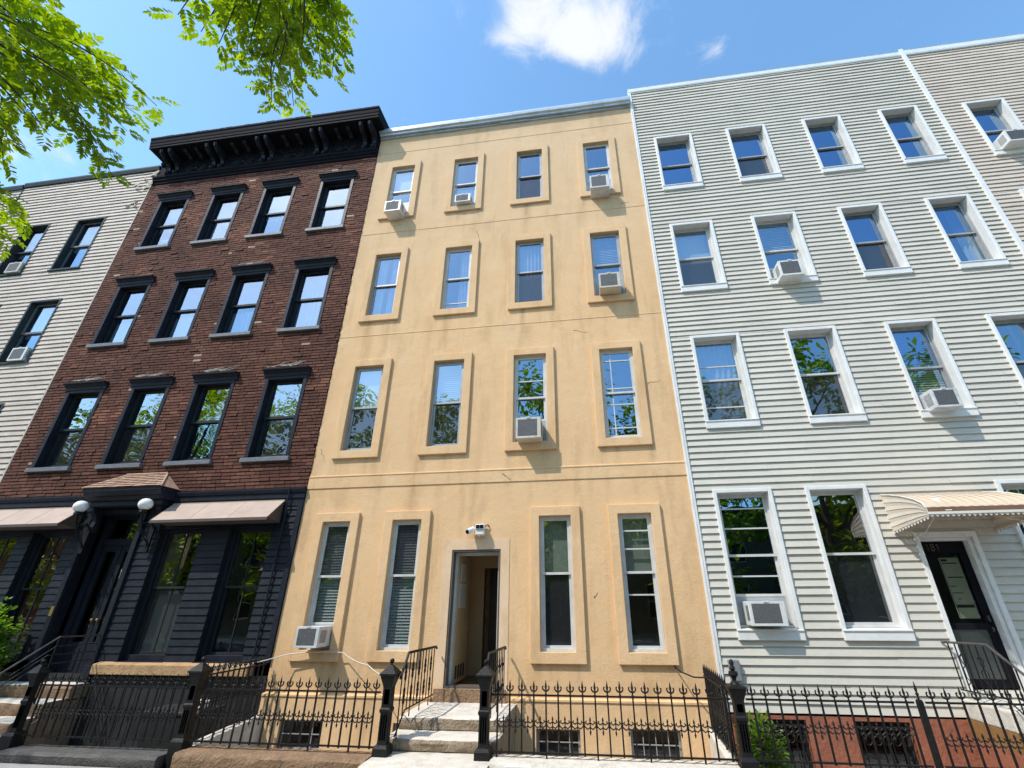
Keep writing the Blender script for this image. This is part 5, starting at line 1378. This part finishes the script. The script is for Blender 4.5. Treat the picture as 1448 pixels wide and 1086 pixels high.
rng = random.Random(21)
t = thing('locust_tree', 'leafy street tree whose bright green branches hang into the top of the photo', 'tree', (-7, -8.5, 0))
bt = MB(); bl = MB()
bt.tube([(-7, -8.5, -.1), (-7.02, -8.48, 1.5), (-7.0, -8.5, 3.2), (-6.9, -8.45, 4.6)], .2, 10, .15)
bt.tube([(-6.9, -8.45, 4.5), (-6.2, -7.9, 5.4), (-5.3, -7.4, 5.9), (-4.6, -6.9, 6.1)], .09, 8, .025)
bt.tube([(-6.9, -8.45, 4.6), (-6.0, -8.4, 6.1), (-4.6, -7.6, 7.1), (-3.3, -6.9, 7.35), (-2.5, -6.4, 7.35)], .10, 8, .018)
bt.tube([(-6.9, -8.45, 4.6), (-7.2, -8.8, 6.5), (-7.4, -9.2, 8.6)], .12, 8, .03)
bt.tube([(-6.2, -7.9, 5.4), (-5.4, -6.9, 5.3), (-4.9, -6.5, 5.2)], .05, 6, .015)
for A, B in LEFT_T:
    for rep in range(2):
        j = Vector((rng.uniform(-.08, .08), rng.uniform(-.08, .08), rng.uniform(-.06, .06))) * rep
        twig(bt, bl, Vector(A) + j * 2, Vector(B) + j - (Vector(B) - Vector(A)) * .2 * rep, rng, step=.062 + .02 * rep)
for A, B in TOP_T:
    for rep in range(2):
        j = Vector((rng.uniform(-.07, .07), rng.uniform(-.07, .07), rng.uniform(0, .06))) * rep
        twig(bt, bl, Vector(A) + j * 2, Vector(B) + j - (Vector(B) - Vector(A)) * .38 * rep, rng, step=.07 + .04 * rep)
for c, r in (((-7.4, -9.2, 8.2), 1.3), ((-6.6, -8.6, 6.6), 1.0), ((-8.4, -9.6, 7.0), 1.3), ((-7.6, -10.4, 7.4), 1.3), ((-5.9, -8.1, 6.3), .6)):
    clump(bl, c, r, int(170 * r), rng)
bt.build('trunk', M['bark'], t, smooth=True); bl.build('crown', M['leaf'], t)

# a second kerb tree left of the view: it throws the dappled shade on the brick house's ground floor
t = thing('locust_tree', 'leafy street tree left of the photo that dapples the black ground floor with shade', 'tree', (-15.2, -6.2, 0))
bt = MB(); bl = MB()
bt.tube([(-15.2, -6.2, -.1), (-15.1, -6.2, 2.5), (-15, -6.1, 5)], .2, 10, .14)
for e in ((-13.6, -5.4, 8), (-15.4, -5.8, 9), (-16.6, -6.8, 8.3), (-14.2, -7.2, 8.2), (-13.2, -4.6, 7)): bt.tube([(-15, -6.1, 4.7), Vector((-15, -6.1, 4.7)).lerp(Vector(e), .5) + Vector((0, 0, .3)), e], .09, 7, .02)
for c, r in (((-13.5, -5.2, 8.2), 1.3), ((-15, -5.6, 9), 1.4), ((-16.4, -6.8, 8.4), 1.4), ((-14.2, -7.2, 8.3), 1.3), ((-13.2, -4.5, 7.2), 1.0), ((-12.5, -4.9, 8.0), .9), ((-12.2, -5.3, 7.2), .7)):
    clump(bl, c, r, int(100 * r), rng)
bt.build('trunk', M['bark'], t, smooth=True); bl.build('crown', M['leaf'], t)

# street trees across the road, mirrored in the windows
def far_tree():
    t = thing('street_tree', 'broad leafy tree across the road, seen mirrored in the lower window panes', 'tree', (0, 0, 0), 'trees mirrored in the windows')
    bt = MB(); bl = MB(); r_ = random.Random(5)
    bt.tube([(0, 0, -.1), (.05, 0, 2), (0, .05, 4.2), (.1, 0, 7)], .22, 9, .08)
    for k in range(9):
        a = k * 2.4; h = 3.2 + k * .5; e = (1.9 * math.cos(a), 1.9 * math.sin(a), h + 2.2); bt.tube([(0, 0, h), (.9 * math.cos(a), .9 * math.sin(a), h + 1.3), e], .07, 6, .015)
    for k in range(84):
        a = r_.uniform(0, 2 * PI); z = r_.uniform(1.4, 11.6); rad = 3.3 * math.sqrt(max(.05, 1 - ((z - 6.6) / 5.4) ** 2)) * r_.uniform(.35, 1.05)
        c = Vector((rad * math.cos(a), rad * math.sin(a), z)); rr = r_.uniform(.5, 1.0)
        for i in range(95):
            v = Vector((r_.gauss(0, 1), r_.gauss(0, 1), r_.gauss(0, .8))); v.normalize(); p = c + v * rr * r_.uniform(.3, 1)
            d = (v + Vector((r_.uniform(-.6, .6), r_.uniform(-.6, .6), -.4))).normalized()
            leaflet(bl, p, d, 1, r_.uniform(.16, .30), r_.uniform(.11, .17), Vector((r_.uniform(-.6, .6), r_.uniform(-.6, .6), 1)))
    bt.build('trunk', M['bark'], t, smooth=True); bl.build('crown', M['leaf2'], t)
    return t
ft = far_tree()
for i, (x, y, rz, s) in enumerate(((-34, -18.5, 2.2, 1.3), (-43, -18.4, 4.4, 1.3), (-53, -18.4, 1.4, 1.35), (-25.5, -18.6, 0, 1.4), (-17.5, -18.4, 1.3, 1.35), (-10.2, -18.2, 2.6, 1.2), (-1.8, -18.4, 4.0, 1.36), (5.2, -18.2, 5.1, 1.22), (12.2, -18.4, .7, 1.38), (21, -18.6, 2.0, 1.3))):
    o = ft if i == 0 else copy_tree(ft)
    o.location = (x, y, 0); o.rotation_euler = (0, 0, rz); o.scale = (s, s, s)
# houses across the road
for i, (x0, x1, h, m_, lab) in enumerate(((-64, -34.1, 7.6, 'farbrick', 'low brick row house across the road at the far end beyond the pale one'), (-34, -20, 7.2, 'fartan', 'low brick row house across the road at the far left of the mirrored row'), (-19.9, -6, 6.9, 'farbrick', 'low brick row house across the road facing the black entrance'), (-5.9, 7, 7.2, 'fartan', 'pale rendered row house across the road facing the tan house'), (7.1, 24, 7.0, 'fartan', 'low rendered row house across the road facing the white house'))):
    t = thing('row_house', lab, 'building', ((x0 + x1) / 2, -23, 0))
    n = int((x1 - x0) / 2.3); hs_ = []
    for k in range(n):
        cx = x0 + (x1 - x0) * (k + .5) / n
        for z in (1.0, 4.0, 6.6):
            if z + 1.7 < h: hs_.append((cx - .45, cx + .45, z, z + 1.7))
    b = MB(); wall_grid(b, x0, x1, -.5, h, hs_, 0, -.25)
    b.v = [(p[0], -22.0 + p[1], p[2]) for p in b.v]
    b.face([(x0, -22, h), (x1, -22, h), (x1, -30, h), (x0, -30, h)]); b.face([(x0, -22, -.5), (x0, -22, h), (x0, -30, h), (x0, -30, -.5)]); b.face([(x1, -22, -.5), (x1, -22, h), (x1, -30, h), (x1, -30, -.5)])
    b.face([(x0, -30, -.5), (x1, -30, -.5), (x1, -30, h), (x0, -30, h)])
    b.build('wall', M[m_], t)
    b = MB(); b.box(x0, x1, -22.2, -21.75, h - .45, h + .05); b.build('cornice', M['darkframe'], t)
    for (a, c, d, e) in hs_:
        q = MB(); q.ring(a, c, d, e, .06, .06, .06, .06, -22.2, -22.12); q.box(a, c, -22.2, -22.14, (d + e) / 2 - .03, (d + e) / 2 + .03); wo = q.build('window', M['trim_white'], t); pane(a, c, d, e, -22.17, M['darkframe'], wo)

# shrubs
def shrub(label, c, r, n, seed, name='shrub', ll=.09, lw=.05, stem=5):
    r_ = random.Random(seed); t = thing(name, label, 'shrub', (c[0], c[1], c[2] - r[2]))
    bt = MB(); bl = MB()
    for k in range(stem):
        a = r_.uniform(0, 6.28); e = Vector((c[0] + r[0] * .7 * math.cos(a), c[1] + r[1] * .7 * math.sin(a), c[2] + r[2] * .6)); s = Vector((c[0], c[1], c[2] - r[2]))
        bt.tube([s, s.lerp(e, .5) + Vector((0, 0, .05)), e], .012, 5, .004)
    for i in range(n):
        v = Vector((r_.gauss(0, 1), r_.gauss(0, 1), r_.gauss(0, 1))); v.normalize(); k = r_.uniform(.45, 1.05)
        lump = 1 + .28 * noise.noise(v * 2.2 + Vector((seed, 0, 0)))
        p = Vector((c[0] + v.x * r[0] * k * lump, c[1] + v.y * r[1] * k * lump, c[2] + v.z * r[2] * k * lump))
        for q_ in range(3):
            d = (v + Vector((r_.uniform(-1, 1), r_.uniform(-1, 1), r_.uniform(-.9, .3)))).normalized()
            leaflet(bl, p, d, 1, ll * r_.uniform(.7, 1.2), lw * r_.uniform(.8, 1.1), Vector((r_.uniform(-.7, .7), r_.uniform(-.7, .7), 1)))
    bt.build('stem', M['bark'], t, smooth=True); bl.build('foliage', M['leaf3'], t)
    return t
shrub('green leafy shrub below the left ground floor window of the black cladding', (-10.62, -.42, 1.12), (.62, .36, .66), 900, 3)
shrub('bright green young shrub behind the fence at the corner of the white house', (1.80, -.95, .12), (.27, .25, .44), 420, 8, ll=.085, lw=.032)
